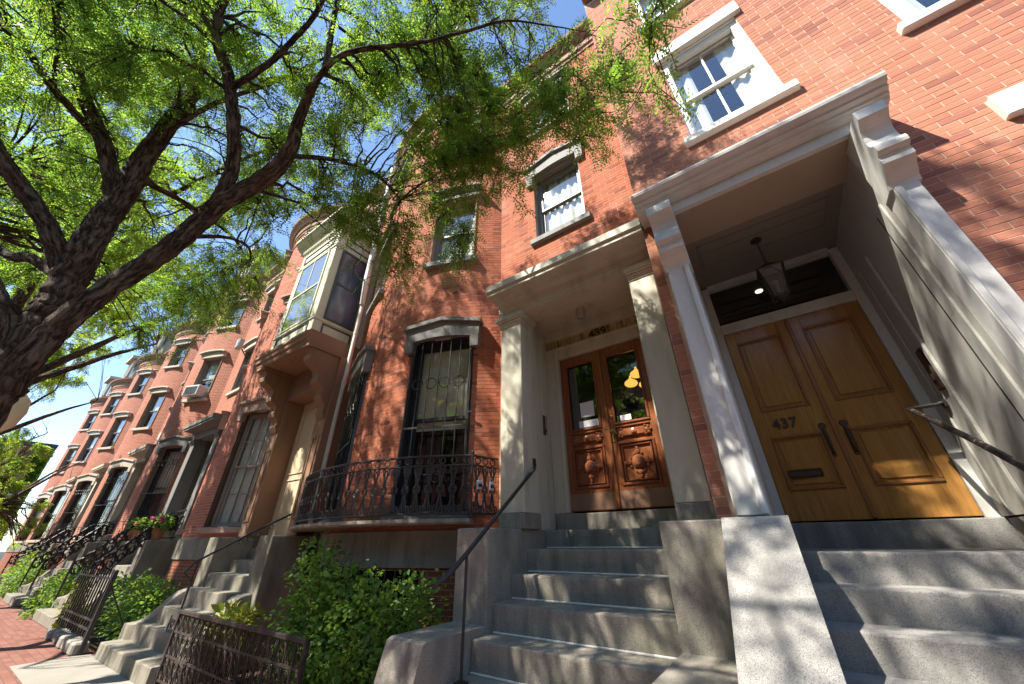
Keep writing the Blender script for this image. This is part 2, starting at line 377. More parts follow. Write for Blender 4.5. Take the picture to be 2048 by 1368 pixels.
# ------------------------------------------------------------------ walls and bricks
class Flat:
    def __init__(s, y): s.y = y
    def __call__(s, u, d, z): return (u, s.y - d, z)
    def fr(s, u): return frame_matrix(u, s.y, 0)
    step = 50.0
class Bow:
    def __init__(s, xc, chord, th, y):
        s.t = math.radians(th); s.r = chord / 2 / sin(s.t); s.xc = xc; s.cy = y + s.r * cos(s.t); s.u = s.r * s.t
    step = 0.16
    def __call__(s, u, d, z):
        a = u / s.r; return (s.xc + (s.r + d) * sin(a), s.cy - (s.r + d) * cos(a), z)
    def fr(s, u):
        a = u / s.r; p = s(u, 0, 0); return frame_matrix(p[0], p[1], a)
    def us(s, n=22, m=0.0): return [-s.u - m + (2 * s.u + 2 * m) * i / n for i in range(n + 1)]
def wall_mesh(mapf, u0, u1, z0, z1, holes, thick=0.0):
    ue = {u0, u1}; ze = {z0, z1}
    for (a, b, c, d) in holes:
        ue |= {min(max(a, u0), u1), min(max(b, u0), u1)}; ze |= {min(max(c, z0), z1), min(max(d, z0), z1)}
    ue = sorted(ue); ze = sorted(ze); uu = []
    for a, b in zip(ue, ue[1:]):
        k = max(1, int((b - a) / mapf.step)); uu += [a + (b - a) * i / k for i in range(k)]
    uu.append(ue[-1]); mb = MB(); mb.uv = []; ids = {}
    def vid(u, z):
        k = (round(u, 5), round(z, 5))
        if k not in ids: ids[k] = len(mb.v); mb.v.append(mapf(u, 0, z)); mb.uv.append((u, z))
        return ids[k]
    for a, b in zip(uu, uu[1:]):
        for c, d in zip(ze, ze[1:]):
            um, zm = (a + b) / 2, (c + d) / 2
            if any(h[0] < um < h[1] and h[2] < zm < h[3] for h in holes): continue
            mb.f.append((vid(a, c), vid(b, c), vid(b, d), vid(a, d)))
    return mb
def brick_layout(u0, u1, z0, z1, blocks, L, h, j):
    out = []; k = 0; z = z0
    while z + h <= z1 + 1e-6:
        zm = z + h / 2; iv = [(u0, u1)]
        for (a, b, c, d) in blocks:
            if c < zm < d:
                nv = []
                for (p, q) in iv:
                    if b <= p or a >= q: nv.append((p, q)); continue
                    if a > p: nv.append((p, a))
                    if b < q: nv.append((b, q))
                iv = nv
        off = (L / 2 if k % 2 else 0) + random.uniform(-0.006, 0.006)
        for (p, q) in iv:
            i = math.floor((p - u0 - off) / L)
            while True:
                a = u0 + off + i * L; b = a + L; i += 1
                if a >= q: break
                a2, b2 = max(a, p), min(b, q)
                if b2 - a2 > 0.03: out.append((a2 + j / 2, b2 - j / 2, z + j / 2, z + h - j / 2, (b2 - a2) > L - 1e-4))
        z += h; k += 1
    return out
def project(p):
    q = cam.matrix_world.inverted() @ Vector(p)
    if q.z > -0.05: return None
    return (1024 - 715.115 * q.x / q.z, 684 + 715.115 * q.y / q.z, -q.z)
CH = 0.0012
def brick_verts(a, b, c, d, f, back=-0.012):
    return [(a, f - CH, c), (b, f - CH, c), (b, f - CH, d), (a, f - CH, d), (a + CH, f, c + CH), (b - CH, f, c + CH), (b - CH, f, d - CH), (a + CH, f, d - CH),
            (a, back, c), (b, back, c), (b, back, d), (a, back, d)]
BF = [(4, 5, 6, 7), (0, 1, 5, 4), (1, 2, 6, 5), (2, 3, 7, 6), (3, 0, 4, 7), (8, 9, 1, 0), (9, 10, 2, 1), (10, 11, 3, 2), (11, 8, 0, 3)]
def lay_bricks(specs, mat, L, h, j, parent, single=300):
    """specs: list of (mapf, bricks). The largest in view become objects; the rest one joined part."""
    allb = []
    for mapf, br in specs:
        for b in br:
            uc, zc = (b[0] + b[1]) / 2, (b[2] + b[3]) / 2
            p = project(mapf(uc, 0, zc)); sc = 0
            if p and -20 < p[0] < 2068 and -20 < p[1] < 1388 and b[4]:
                e0, e1 = project(mapf(b[0], 0, zc)), project(mapf(b[1], 0, zc))
                if e0 and e1: sc = math.hypot(e0[0] - e1[0], e0[1] - e1[1])
            allb.append((sc, mapf, b))
    allb.sort(key=lambda t: -t[0])
    w2, h2 = (L - j) / 2, (h - j) / 2
    mb = MB(); mb.add([(x, -y, z) for x, y, z in brick_verts(-w2, w2, -h2, h2, 0.0026)], BF)
    shared = mesh_of('brick', mb, mat); rest = MB(); n1 = 0
    for sc, mapf, b in allb:
        uc, zc = (b[0] + b[1]) / 2, (b[2] + b[3]) / 2
        if n1 < single and sc > 8:
            f = random.uniform(-0.0008, 0.0010)
            m = mapf.fr(uc) @ Matrix.Translation((0, -f, zc)) @ Matrix.Rotation(random.gauss(0, 0.004), 4, 'Y')
            obj('brick', shared, None, parent, m); n1 += 1
        else:
            f = 0.0026 + random.uniform(-0.0008, 0.0010); o = len(rest.v); dz = random.uniform(-0.001, 0.001)
            rest.v.extend([mapf(u, d, z + dz) for u, d, z in brick_verts(b[0], b[1], b[2], b[3], f)])
            rest.f.extend([tuple(i + o for i in q) for q in BF])
    if rest.v:
        o = obj('brickwork', rest, mat, parent, fix=False); o['kind'] = 'stuff'

# ------------------------------------------------------------------ windows
def window(house, mapf, u, w, z0, z1, sash='grey_sash', lintel=None, lmat='grey_lintel', smat=None, sill=True, dress='blind', muntin=0,
           grille=None, reveal='brick_base', room='room', label=None, casing=None, depth=0.15, horiz=0, shade=0.55):
    M = mapf.fr(u); h2 = w / 2; zm = (z0 + z1) / 2; mb = MB(); D = depth
    fw = 0.055
    mb.box(-h2, -h2 + fw, D - 0.03, D + 0.09, z0, z1); mb.box(h2 - fw, h2, D - 0.03, D + 0.09, z0, z1)
    mb.box(-h2 + fw, h2 - fw, D - 0.03, D + 0.09, z1 - fw, z1); mb.box(-h2 + fw, h2 - fw, D - 0.03, D + 0.09, z0, z0 + fw * 0.7)
    W = obj('window', mb, sash, house, M)
    if label: W['label'] = label
    def sub(name, b, mat, **k): return obj(name, b, mat, W, M, **k)
    rv = MB(); rv.uv = None
    rv.box(-h2 - 0.02, -h2, 0.004, D + 0.1, z0 - 0.02, z1 + 0.02); rv.box(h2, h2 + 0.02, 0.004, D + 0.1, z0 - 0.02, z1 + 0.02)
    rv.box(-h2, h2, 0.004, D + 0.1, z1, z1 + 0.02); rv.box(-h2, h2, 0.004, D + 0.1, z0 - 0.02, z0)
    sub('reveal', rv, reveal)
    a0, a1 = -h2 + fw, h2 - fw; st = 0.045
    for (p, q, dy) in ((zm - 0.02, z1 - fw, 0.0), (z0 + fw * 0.7, zm + 0.025, 0.035)):
        sb = MB(); y0, y1 = D - 0.005 + dy, D + 0.03 + dy
        sb.box(a0, a0 + st, y0, y1, p, q); sb.box(a1 - st, a1, y0, y1, p, q)
        sb.box(a0 + st, a1 - st, y0, y1, q - st, q); sb.box(a0 + st, a1 - st, y0, y1, p, p + st)
        for k in range(muntin):
            x = a0 + st + (a1 - a0 - 2 * st) * (k + 1) / (muntin + 1); sb.box(x - 0.011, x + 0.011, y0 + 0.004, y1 - 0.004, p + st, q - st)
        for k in range(horiz):
            z = p + st + (q - p - 2 * st) * (k + 1) / (horiz + 1); sb.box(a0 + st, a1 - st, y0 + 0.006, y1 - 0.006, z - 0.011, z + 0.011)
        sub('sash', sb, sash)
        ys = (y0 + y1) / 2
        xs = [a0 + st + (a1 - a0 - 2 * st) * k / (muntin + 1) for k in range(muntin + 2)]
        for k in range(muntin + 1):
            pb = MB(); pb.add([(xs[k], ys, p + st), (xs[k + 1], ys, p + st), (xs[k + 1], ys, q - st), (xs[k], ys, q - st)], [(0, 1, 2, 3)])
            sub('pane', pb, 'glass', fix=False)
    rb = MB(); e = 0.25; y0, y1 = D + 0.1, D + 0.9
    v = [(x, y, z) for y in (y0, y1) for z in (z0 - 0.05, z1 + 0.05) for x in (-h2 - e, h2 + e)]
    rb.add(v, [(4, 5, 7, 6), (0, 1, 5, 4), (2, 6, 7, 3), (0, 4, 6, 2), (1, 3, 7, 5)])
    sub('interior', rb, room, fix=False)
    yb = D + 0.085
    if dress == 'blind':
        zb = z1 - (z1 - z0) * shade; bb = MB(); z = z1 - 0.06
        while z > zb:
            bb.add([(a0, yb, z), (a1, yb, z), (a1, yb + 0.012, z - 0.034), (a0, yb + 0.012, z - 0.034)], [(0, 1, 2, 3)]); z -= 0.036
        sub('blind', bb, 'blind', fix=False)
    elif dress == 'shade':
        bb = MB(); zb = z1 - (z1 - z0) * shade; bb.add([(a0, yb, zb), (a1, yb, zb), (a1, yb, z1), (a0, yb, z1)], [(0, 1, 2, 3)]); sub('roller_shade', bb, 'curtain', fix=False)
    elif dress in ('curtain', 'full'):
        spans = ((a0, a0 + w * 0.26), (a1 - w * 0.26, a1)) if dress == 'curtain' else ((a0, a1),)
        for (p, q) in spans:
            bb = MB(); k = max(8, int((q - p) / 0.025)); o = len(bb.v)
            for i in range(k + 1):
                x = p + (q - p) * i / k; yy = yb + 0.02 * sin(i * 1.25 + p * 9) + 0.01 * sin(i * 0.53)
                bb.v += [(x, yy, z0 + 0.06), (x, yy * 0.9 + yb * 0.1, z1 - 0.04)]
            for i in range(k): bb.f.append((o + 2 * i, o + 2 * i + 2, o + 2 * i + 3, o + 2 * i + 1))
            sub('curtain', bb, 'curtain', fix=False, smooth=True)
    if sill:
        s_ = MB(); s_.box(-h2 - 0.09, h2 + 0.09, -0.075, 0.10, z0 - 0.13, z0 - 0.021, 0.008); sub('sill', s_, smat or lmat)
    if casing:
        cb = MB(); cb.box(-h2 + 0.0, -h2 + 0.075, 0.03, D - 0.032, z0, z1, 0.004); cb.box(h2 - 0.075, h2, 0.03, D - 0.032, z0, z1, 0.004)
        cb.box(-h2 + 0.076, h2 - 0.076, 0.03, D - 0.032, z1 - 0.1, z1, 0.004); sub('casing', cb, casing)
    if lintel == 'flat':
        lb = MB(); lb.box(-h2 - 0.08, h2 + 0.08, -0.065, 0.1, z1 + 0.022, z1 + 0.27, 0.008); sub('lintel', lb, lmat)
    elif lintel == 'drop':      # peaked hood with ears
        o_ = h2 + 0.12; i_ = h2 - 0.01; ear = 0.2
        pts = [(-o_, z1 - ear), (-i_, z1 - ear), (-i_, z1 - 0.01)]
        pts += [(-i_ + 2 * i_ * k / 8, z1 - 0.01 + 0.05 * sin(PI * k / 8)) for k in range(1, 8)]
        pts += [(i_, z1 - 0.01), (i_, z1 - ear), (o_, z1 - ear), (o_ + 0.015, z1 + 0.21), (0, z1 + 0.33), (-o_ - 0.015, z1 + 0.21)]
        lb = MB(); lb.prism(pts, -0.075, 0.06, 'y')
        sub('lintel', lb, lmat)
        cb = MB(); c = o_ + 0.05
        cb.prism([(-c, z1 + 0.20), (0, z1 + 0.32), (c, z1 + 0.20), (c, z1 + 0.265), (0, z1 + 0.385), (-c, z1 + 0.265)], -0.125, 0.04, 'y')
        sub('hood_moulding', cb, lmat)
    elif lintel == 'hood':      # segmental hood with projecting shelf
        o_ = h2 + 0.1; lb = MB()
        pts = [(-o_, z1 + 0.02), (o_, z1 + 0.02), (o_ + 0.01, z1 + 0.17)] + [(o_ * cos(PI * k / 8), z1 + 0.17 + 0.08 * sin(PI * k / 8)) for k in range(1, 8)] + [(-o_ - 0.01, z1 + 0.17)]
        lb.prism(pts, -0.08, 0.06, 'y'); sub('lintel', lb, lmat)
        cb = MB(); c = o_ + 0.05; lo = [(c * cos(PI * k / 10), z1 + 0.165 + 0.085 * sin(PI * k / 10)) for k in range(11)]
        cb.prism(lo + [(x * 1.02, z + 0.06) for x, z in lo[::-1]], -0.16, 0.03, 'y'); sub('hood_moulding', cb, lmat)
    if grille:
        nb = grille.get('n', 6); yg = -0.02; zt = z1 - 0.12; zb = z0 + 0.02
        gb = MB(); gb.tube([(-h2 + 0.01, yg, zb), (-h2 + 0.01, yg, zt), (h2 - 0.01, yg, zt), (h2 - 0.01, yg, zb)], 0.011, 5)
        gb.box(-h2 + 0.01, h2 - 0.01, yg - 0.008, yg + 0.008, zm - 0.18, zm - 0.155)
        for sx in (-1, 1):
            for zz in (zt - 0.12, zm, zb + 0.2): gb.box(sx * (h2 - 0.015), sx * (h2 + 0.07), yg - 0.008, yg + 0.008, zz, zz + 0.02)
        if grille.get('belly'):
            gb.box(-h2 - 0.02, h2 + 0.02, yg - 0.17, yg - 0.15, z0 + 0.28, z0 + 0.3); gb.box(-h2 - 0.02, h2 + 0.02, yg - 0.1, yg - 0.085, z0 + 0.02, z0 + 0.04)
        G = sub('grille', gb, 'iron')
        for k in range(nb):
            x = -h2 + 0.01 + (w - 0.02) * (k + 1) / (nb + 1); b = MB()
            if grille.get('belly'): b.tube([(x, yg, zt + 0.06), (x, yg, z0 + 0.62), (x, yg - 0.10, z0 + 0.45), (x, yg - 0.16, z0 + 0.28), (x, yg - 0.13, z0 + 0.12), (x, yg - 0.09, z0 + 0.02)], 0.007, 4)
            else: b.tube([(x, yg, zb), (x, yg, zt + 0.09), ], [0.008, 0.008], 5)
            sub('bar', b, 'iron')
        zr = z1 - (z1 - z0) * grille.get('rz', 0.30)
        for k in range(grille.get('rings', 4)):
            nr = grille.get('rings', 4); x = -h2 + w * (k + 0.75) / (nr + 0.5) ; b = MB(); b.ring((x, yg - 0.012, zr), 0.085, 0.085, 0.008, 16); sub('grille_ring', b, 'iron')
    return W

# ------------------------------------------------------------------ ground
def sheet(x0, x1, y0, y1, z):
    mb = MB(); mb.uv = []
    for (x, y) in ((x0, y0), (x1, y0), (x1, y1), (x0, y1)): mb.v.append((x, y, z)); mb.uv.append((x, y))
    mb.f.append((0, 1, 2, 3)); return mb
struct('ground', sheet(-300, 300, -300, 300, -0.16), 'asphalt')
struct('road', sheet(-120, 60, -9.5, -1.1, -0.15), 'asphalt')
mb = MB(); mb.box(-90, 40, -1.25, -1.05, -0.16, 0.0, 0.012); struct('kerb', mb, 'granite_grey')
struct('sidewalk', sheet(-90, 40, -1.05, 2.62, 0.0), 'paving_brick')
struct('garden_bed', sheet(-90, 40, 2.3, 5.5, 0.02), 'soil')
struct('concrete_pad', sheet(-9.85, -6.4, 1.42, 2.24, 0.006), 'concrete')

P = 6.15
BOWC, BOWCH, BOWT, YF = -4.845, 3.77, 40, 3.97
GRP = 'brick row houses of the terrace'

def cornice_sweep(mapf, us, prof): return MB().sweep(mapf, us, prof)

# ------------------------------------------------------------------ house 437 (flat front, right edge of the picture)
h437 = thing('brick_row_house', 'flat red brick house numbered 437 with white stone portal and oak doors', 'house', (1.0, 3.4, 0), GRP)
F37 = Flat(3.4)
holes37 = [(-0.30, 1.56, 0, 4.7), (0.35, 1.31, 5.78, 7.62), (0.35, 1.31, 8.82, 10.3), (2.28, 3.3, 1.95, 4.24), (2.28, 3.3, 5.78, 7.62)]
w37 = obj('wall', wall_mesh(F37, -0.448, 4.6, 0, 11.2, holes37), 'mortar437', h437, fix=False)
mb = MB(); mb.box(-0.447, 4.6, 3.41, 12, 11.0, 11.2); mb.box(-0.447, -0.437, 3.402, 6, 0, 11.0); mb.box(4.59, 4.6, 3.402, 6, 0, 11); obj('party_wall', mb, 'brick437', h437)
blocks37 = [(-0.345, 1.60, 0, 4.86)] + holes37[1:] + [(0.27, 1.39, 7.62, 7.88), (0.27, 1.39, 5.66, 5.78), (2.2, 3.38, 4.24, 4.48), (2.2, 3.38, 5.66, 5.78), (2.2, 3.38, 7.62, 7.88), (0.27, 1.39, 8.7, 8.82), (0.27, 1.39, 10.3, 10.55)]
lay_bricks([(F37, brick_layout(-0.448, 3.6, 0.0, 11.1, blocks37, 0.2068, 0.0643, 0.0075))], 'brick437', 0.2068, 0.0643, 0.0075, w37)
kw = dict(sash='white_paint', lintel='flat', lmat='white_stone', reveal='white_paint', casing='white_paint', muntin=1, depth=0.13)
window(h437, F37, 0.83, 0.96, 5.80, 7.60, dress='curtain', **kw)
window(h437, F37, 2.79, 1.02, 5.80, 7.60, dress='curtain', **kw)
window(h437, F37, 0.83, 0.96, 8.84, 10.28, dress='shade', **kw)
window(h437, F37, 2.79, 1.02, 1.97, 4.22, dress='curtain', **kw)
mb = MB(); mb.box(-0.46, 4.62, 3.05, 3.41, 11.2, 11.6, 0.03); obj('roof_cornice', mb, 'brownstone', h437)
mb = MB(); mb.prism([(3.42, 11.605), (4.6, 13.2), (12, 13.3), (12, 11.605)], -0.44, 4.6, 'x'); obj('roof', mb, 'slate', h437)

# portal of 437
grimy('jamb_shade_grey', (0.44, 0.425, 0.385), (0.26, 0.24, 0.2), 0.45, 0.55)  # right jamb paint darkened to carry the shade inside the porch
grimy('soffit_bounce_tan', (0.36, 0.285, 0.21), (0.26, 0.2, 0.15), 0.3, 0.7)  # brown light bounced from brick and wood is put into the soffit colour
XL, XR, YD, ZS, ZC = -0.10, 1.41, 4.95, 1.653, 4.59
mb = MB(); mb.box(-0.33, 1.60, 3.2, 3.26, 4.592, 4.72, 0.004); portal = obj('portal', mb, 'portal_white', h437)
mb = MB(); prof = [(3.42, 4.722), (3.14, 4.722), (3.12, 4.742), (3.10, 4.742), (3.09, 4.765), (3.05, 4.775), (3.05, 4.80), (3.015, 4.806), (2.985, 4.83), (2.975, 4.855), (2.975, 4.872), (3.42, 4.90)]
mb.prism(prof, -0.43, 1.70, 'x'); obj('cornice', mb, 'portal_white', portal)
for (a, b) in ((-0.297, -0.10), (1.41, 1.556)):
    mb = MB(); mb.box(a, b, 3.25, 3.43, 1.655, 4.58, 0.006)
    inn = b if a < 0 else a; sgn = -1 if a < 0 else 1
    mb.box(inn + sgn * 0.004, inn + sgn * 0.045, 3.228, 3.249, 1.66, 3.9, 0.006)
    mb.box(a - 0.012 if a < 0 else b - 0.01, a + 0.01 if a < 0 else b + 0.012, 3.30, 3.425, 1.66, 4.58)
    obj('pilaster', mb, 'portal_white', portal)
    mb = MB(); pr = [(3.42, 4.588), (2.99, 4.588), (2.985, 4.575), (2.985, 4.50), (3.0, 4.49), (3.035, 4.475), (3.07, 4.45), (3.10, 4.405), (3.11, 4.36), (3.105, 4.32), (3.09, 4.29),
        (3.06, 4.27), (3.05, 4.255), (3.045, 4.235), (3.05, 4.21), (3.075, 4.195), (3.10, 4.19), (3.105, 4.165), (3.095, 4.15), (3.10, 4.12), (3.13, 4.10), (3.17, 4.08), (3.20, 4.05), (3.235, 4.03), (3.249, 3.99), (3.42, 3.99)]
    mb.prism([(y, 3.90 + (z - 3.99) * 1.15) for y, z in pr], a - 0.02, b + 0.02, 'x'); obj('console', mb, 'portal_white', portal)
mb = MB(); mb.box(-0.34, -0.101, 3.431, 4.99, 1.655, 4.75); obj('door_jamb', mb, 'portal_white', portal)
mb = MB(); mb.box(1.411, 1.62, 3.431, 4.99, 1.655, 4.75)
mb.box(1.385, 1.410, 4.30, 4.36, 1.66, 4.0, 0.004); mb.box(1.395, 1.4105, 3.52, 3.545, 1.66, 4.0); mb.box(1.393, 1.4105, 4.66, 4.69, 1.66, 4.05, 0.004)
obj('door_jamb', mb, 'jamb_shade_grey', portal)
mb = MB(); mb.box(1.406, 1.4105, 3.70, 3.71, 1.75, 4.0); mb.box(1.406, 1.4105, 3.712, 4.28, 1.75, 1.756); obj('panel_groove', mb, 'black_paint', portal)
mb = MB(); mb.box(-0.33, 1.6, 3.261, 3.80, 4.594, 4.72); obj('soffit', mb, 'soffit_bounce_tan', portal)
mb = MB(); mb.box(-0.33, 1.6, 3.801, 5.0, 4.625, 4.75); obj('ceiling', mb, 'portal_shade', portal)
mb = MB()
for yy in (4.12, 4.40): mb.box(0.02, 1.29, yy, yy + 0.012, 4.612, 4.624)
mb.box(0.02, 0.032, 3.95, 4.7, 4.612, 4.624); mb.box(1.28, 1.292, 3.95, 4.7, 4.612, 4.624); mb.box(0.02, 1.29, 3.95, 3.962, 4.612, 4.624)
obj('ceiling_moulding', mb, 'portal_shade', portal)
mb = MB(); mb.box(XL, -0.022, 4.88, 4.99, ZS, 4.59); mb.box(1.327, XR, 4.88, 4.99, ZS, 4.59); mb.box(-0.022, 1.327, 4.87, 4.99, 3.845, 3.975, 0.006); mb.box(-0.022, 1.327, 4.88, 4.99, 4.56, 4.625)
obj('door_frame', mb, 'portal_white', portal)
mb = MB(); mb.add([(-0.022, 4.95, 3.975), (1.327, 4.95, 3.975), (1.327, 4.95, 4.56), (-0.022, 4.95, 4.56)], [(0, 1, 2, 3)]); obj('transom_pane', mb, 'glass', portal, fix=False)
mb = MB(); v = [(x, y, z) for y in (4.991, 7.5) for z in (1.6, 4.75) for x in (-0.3, 1.6)]
mb.add(v, [(4, 5, 7, 6), (0, 1, 5, 4), (2, 6, 7, 3), (0, 4, 6, 2), (1, 3, 7, 5)]); obj('hall_interior', mb, 'room', portal, fix=False)
def panel(mb, x0, x1, z0, z1, y, g=0.018):     # raised moulding round a sunk field
    for (a, b, c, d) in ((x0, x1, z0, z0 + g), (x0, x1, z1 - g, z1), (x0, x0 + g, z0 + g, z1 - g), (x1 - g, x1, z0 + g, z1 - g)):
        mb.box(a, b, y - 0.016, y + 0.003, c, d, 0.006)
def leaf37(x0, x1, name_plate):
    mb = MB(); s = 0.115; y = 4.905
    for (a, b, c, d) in ((x0, x0 + s, ZS + 0.012, 3.84), (x1 - s, x1, ZS + 0.012, 3.84), (x0 + s, x1 - s, ZS + 0.012, ZS + 0.30), (x0 + s, x1 - s, 2.48, 2.79), (x0 + s, x1 - s, 3.67, 3.84)):
        mb.box(a, b, y, y + 0.045, c, d, 0.003)
    D = obj('door', mb, 'oak_door', h437)
    for (c, d) in ((ZS + 0.30, 2.48), (2.79, 3.67)):
        p = MB(); p.box(x0 + s - 0.002, x1 - s + 0.002, y + 0.02, y + 0.04, c, d); p.box(x0 + s + 0.045, x1 - s - 0.045, y + 0.006, y + 0.02, c + 0.045, d - 0.045, 0.012)
        obj('panel', p, 'oak_door', D)
        p = MB(); panel(p, x0 + s - 0.012, x1 - s + 0.012, c - 0.012, d + 0.012, y, 0.026); obj('moulding', p, 'oak_dark', D)
    return D
dl = leaf37(-0.018, 0.650, True); dr = leaf37(0.656, 1.323, False)
mb = MB(); mb.box(0.632, 0.672, 4.885, 4.9045, ZS + 0.02, 3.84, 0.006); obj('astragal', mb, 'oak_dark', dl)
for x, D in ((0.56, dl), (0.735, dr)):
    mb = MB(); mb.lathe([(0.030, 0), (0.034, 0.008), (0.028, 0.014)], (x, 4.904, 2.545), 12, 'y'); mb.box(x - 0.018, x + 0.018, 4.892, 4.904, 2.25, 2.56, 0.006)
    mb.tube([(x, 4.9, 2.50), (x, 4.85, 2.48), (x, 4.845, 2.40), (x, 4.855, 2.31), (x, 4.9, 2.27)], [0.012, 0.014, 0.013, 0.012, 0.010], 8); mb.lathe([(0.022, 0), (0.02, 0.01)], (x, 4.902, 2.25), 10, 'y')
    obj('handle', mb, 'bronze', D)
tm = text_mesh('437', 0.155, 0.009, 'bronze'); obj('number', tm, None, dl, Matrix.Translation((0.26, 4.894, 2.575)))
mb = MB(); panel(mb, 0.13, 0.415, 2.06, 2.14, 4.9, 0.018); mb.box(0.145, 0.40, 4.889, 4.906, 2.075, 2.125, 0.004); obj('mail_slot', mb, 'bronze', dl)
mb = MB(); mb.box(1.386, 1.409, 4.385, 4.515, 2.62, 3.02, 0.004); mb.lathe([(0.016, 0), (0.012, 0.012)], (0, 0, 0), 8)
mb = MB(); mb.box(1.385, 1.409, 4.42, 4.52, 2.62, 3.00, 0.004); mb.box(1.376, 1.386, 4.445, 4.495, 2.70, 2.76); obj('entry_panel', mb, 'bronze', portal)

n = N('light_glow'); e = n.new('ShaderNodeEmission'); e.inputs[0].default_value = (1.0, 0.9, 0.7, 1); e.inputs[1].default_value = 0.9; n.link(e.outputs[0], n.out.inputs[0])
tag(obj('ceiling_light', MB().lathe([(0.05, 0), (0.05, -0.012), (0.04, -0.016)], (0.60, 5.62, 4.745), 16), 'light_glow'), 'small lit ceiling light seen through the transom glass of 437', 'light')
# lantern and rail of 437
L = thing('lantern', 'black iron and glass lantern hanging on a chain in the porch of 437', 'lantern', (0.62, 4.24, 4.6))
mb = MB(); mb.lathe([(0.058, 0), (0.06, -0.012), (0.03, -0.022), (0.012, -0.03)], (0.62, 4.24, 4.624), 16); obj('ceiling_rose', mb, 'iron', L)
mb = MB()
for k in range(12):
    z = 4.59 - k * 0.026; mb.ring((0.62, 4.24, z), 0.008, 0.018, 0.003, 8, 'xz' if k % 2 else 'yz', 4)
obj('chain', mb, 'iron', L)
zt, zb, rt, rb = 4.15, 3.80, 0.165, 0.095; mb = MB()
cs = lambda r, z: [(0.62 + r * cos(PI / 4 + k * PI / 2), 4.24 + r * sin(PI / 4 + k * PI / 2), z) for k in range(4)]
T, B = cs(rt, zt), cs(rb, zb)
for k in range(4):
    mb.tube([T[k], B[k]], 0.011, 4); mb.tube([T[k], T[(k + 1) % 4]], 0.012, 4); mb.tube([B[k], B[(k + 1) % 4]], 0.012, 4); mb.tube([T[k], (0.62, 4.24, 4.26)], 0.007, 4)
mb.lathe([(0.035, 0), (0.05, 0.02), (0.02, 0.05), (0.01, 0.075)], (0.62, 4.24, 4.215), 10); mb.lathe([(0.07, 0.0), (0.055, -0.03), (0.016, -0.05), (0.012, -0.075)], (0.62, 4.24, 3.80), 10)
obj('cage', mb, 'iron', L)
for k in range(4):
    mb = MB(); mb.add([T[k], T[(k + 1) % 4], B[(k + 1) % 4], B[k]], [(0, 1, 2, 3)]); obj('pane', mb, 'glass_dim', L, fix=False)
mb = MB(); mb.tube([(0.62, 4.24, 3.80), (0.62, 4.24, 3.95)], 0.014, 6); mb.sphere((0.62, 4.24, 3.99), 0.032, 8, 6); obj('bulb', mb, 'globe_glass', L)

R7 = thing('handrail', 'chipped black iron handrail fixed to the right jamb of the 437 porch', 'handrail', (1.30, 4.6, 1.6))
mb = MB(); mb.tube([(1.165, 4.60, 2.527), (1.16, 4.3, 2.38), (1.13, 3.6, 2.04), (1.09, 3.0, 1.74), (1.07, 2.4, 1.38), (1.06, 1.8, 0.98)], 0.021, 10); obj('rail', mb, 'rail_chipped', R7, smooth=True)
mb = MB(); mb.tube([(1.165, 4.60, 2.527), (1.39, 4.60, 2.53)], 0.017, 8); mb.lathe([(0.035, 0), (0.03, 0.02)], (1.385, 4.60, 2.53), 10, 'z'); mb.box(1.385, 1.405, 4.565, 4.635, 2.495, 2.565, 0.004); obj('bracket', mb, 'iron', R7)
mb = MB(); mb.tube([(1.06, 1.82, 0.0), (1.06, 1.82, 0.99)], 0.014, 8); obj('post', mb, 'iron', R7)

def worn_step(x0, x1, y0, y1, z0, z1, n=26):
    mb = MB(); ph = random.uniform(0, 99); prev = None
    for i in range(n + 1):
        x = x0 + (x1 - x0) * i / n; q = mnoise2(x * 2.3 + ph); q2 = mnoise2(x * 17 + ph)
        c = 0.010 + 0.006 * q2 + (random.uniform(0.004, 0.02) if random.random() < 0.12 else 0); sag = 0.006 * sin(PI * i / n) + 0.003 * q
        for (y, z) in ((y0 + 0.002 * q, z0), (y0 + 0.002 * q2, z1 - sag - c * 1.1), (y0 + c * 0.3, z1 - sag - c * 0.35), (y0 + c, z1 - sag), (y0 + 0.12, z1 - 0.5 * sag), (y1, z1), (y1, z0)): mb.v.append((x, y, z))
        if i:
            o = 7 * (i - 1)
            for k in range(7): mb.f.append((o + k, o + (k + 1) % 7, o + 7 + (k + 1) % 7, o + 7 + k))
    mb.f.append(tuple(range(7))); mb.f.append(tuple(range(7 * n, 7 * n + 7))[::-1]); return mb
from mathutils import noise as _mn
def mnoise2(t): return _mn.noise(Vector((t, 0.37 * t, 1.7)))
# ------------------------------------------------------------------ stoop of 437
S7 = thing('granite_stoop', 'grey granite stoop of 437 with a steep sloping cheek slab', 'stoop', (0.6, 3.0, 0), 'granite stoops along the terrace')
steps = [(4.80, 1.653, 5.02), (3.62, 1.434, 4.80), (3.35, 1.250, 3.62), (3.08, 1.070, 3.35), (2.81, 0.89, 3.08), (2.54, 0.71, 2.81), (2.27, 0.53, 2.54), (2.0, 0.35, 2.27), (1.73, 0.17, 2.0)]
for i, (y0, z, y1) in enumerate(steps):
    mb = MB(); lo = steps[i + 1][1] if i + 1 < len(steps) else 0.0
    mb = worn_step(0.002 if i else -0.32, 1.408 if i else 1.60, y0 + (0.012 if i else 0), y1 + (0.0 if i == 0 else 0.03), max(lo - 0.16, 0.01), z); obj('step', mb, 'granite_grey', S7)
for a, b in ((-0.378, 0.0), (1.412, 1.80)):
    mb = MB(); mb.prism([(4.79, 0.02), (4.79 if a > 0 else 3.40, 1.64), (3.05, 1.64), (3.02, 1.632), (1.42, 0.30), (1.38, 0.02)], a, b, 'x'); obj('cheek_wall', mb, 'granite_grey', S7)

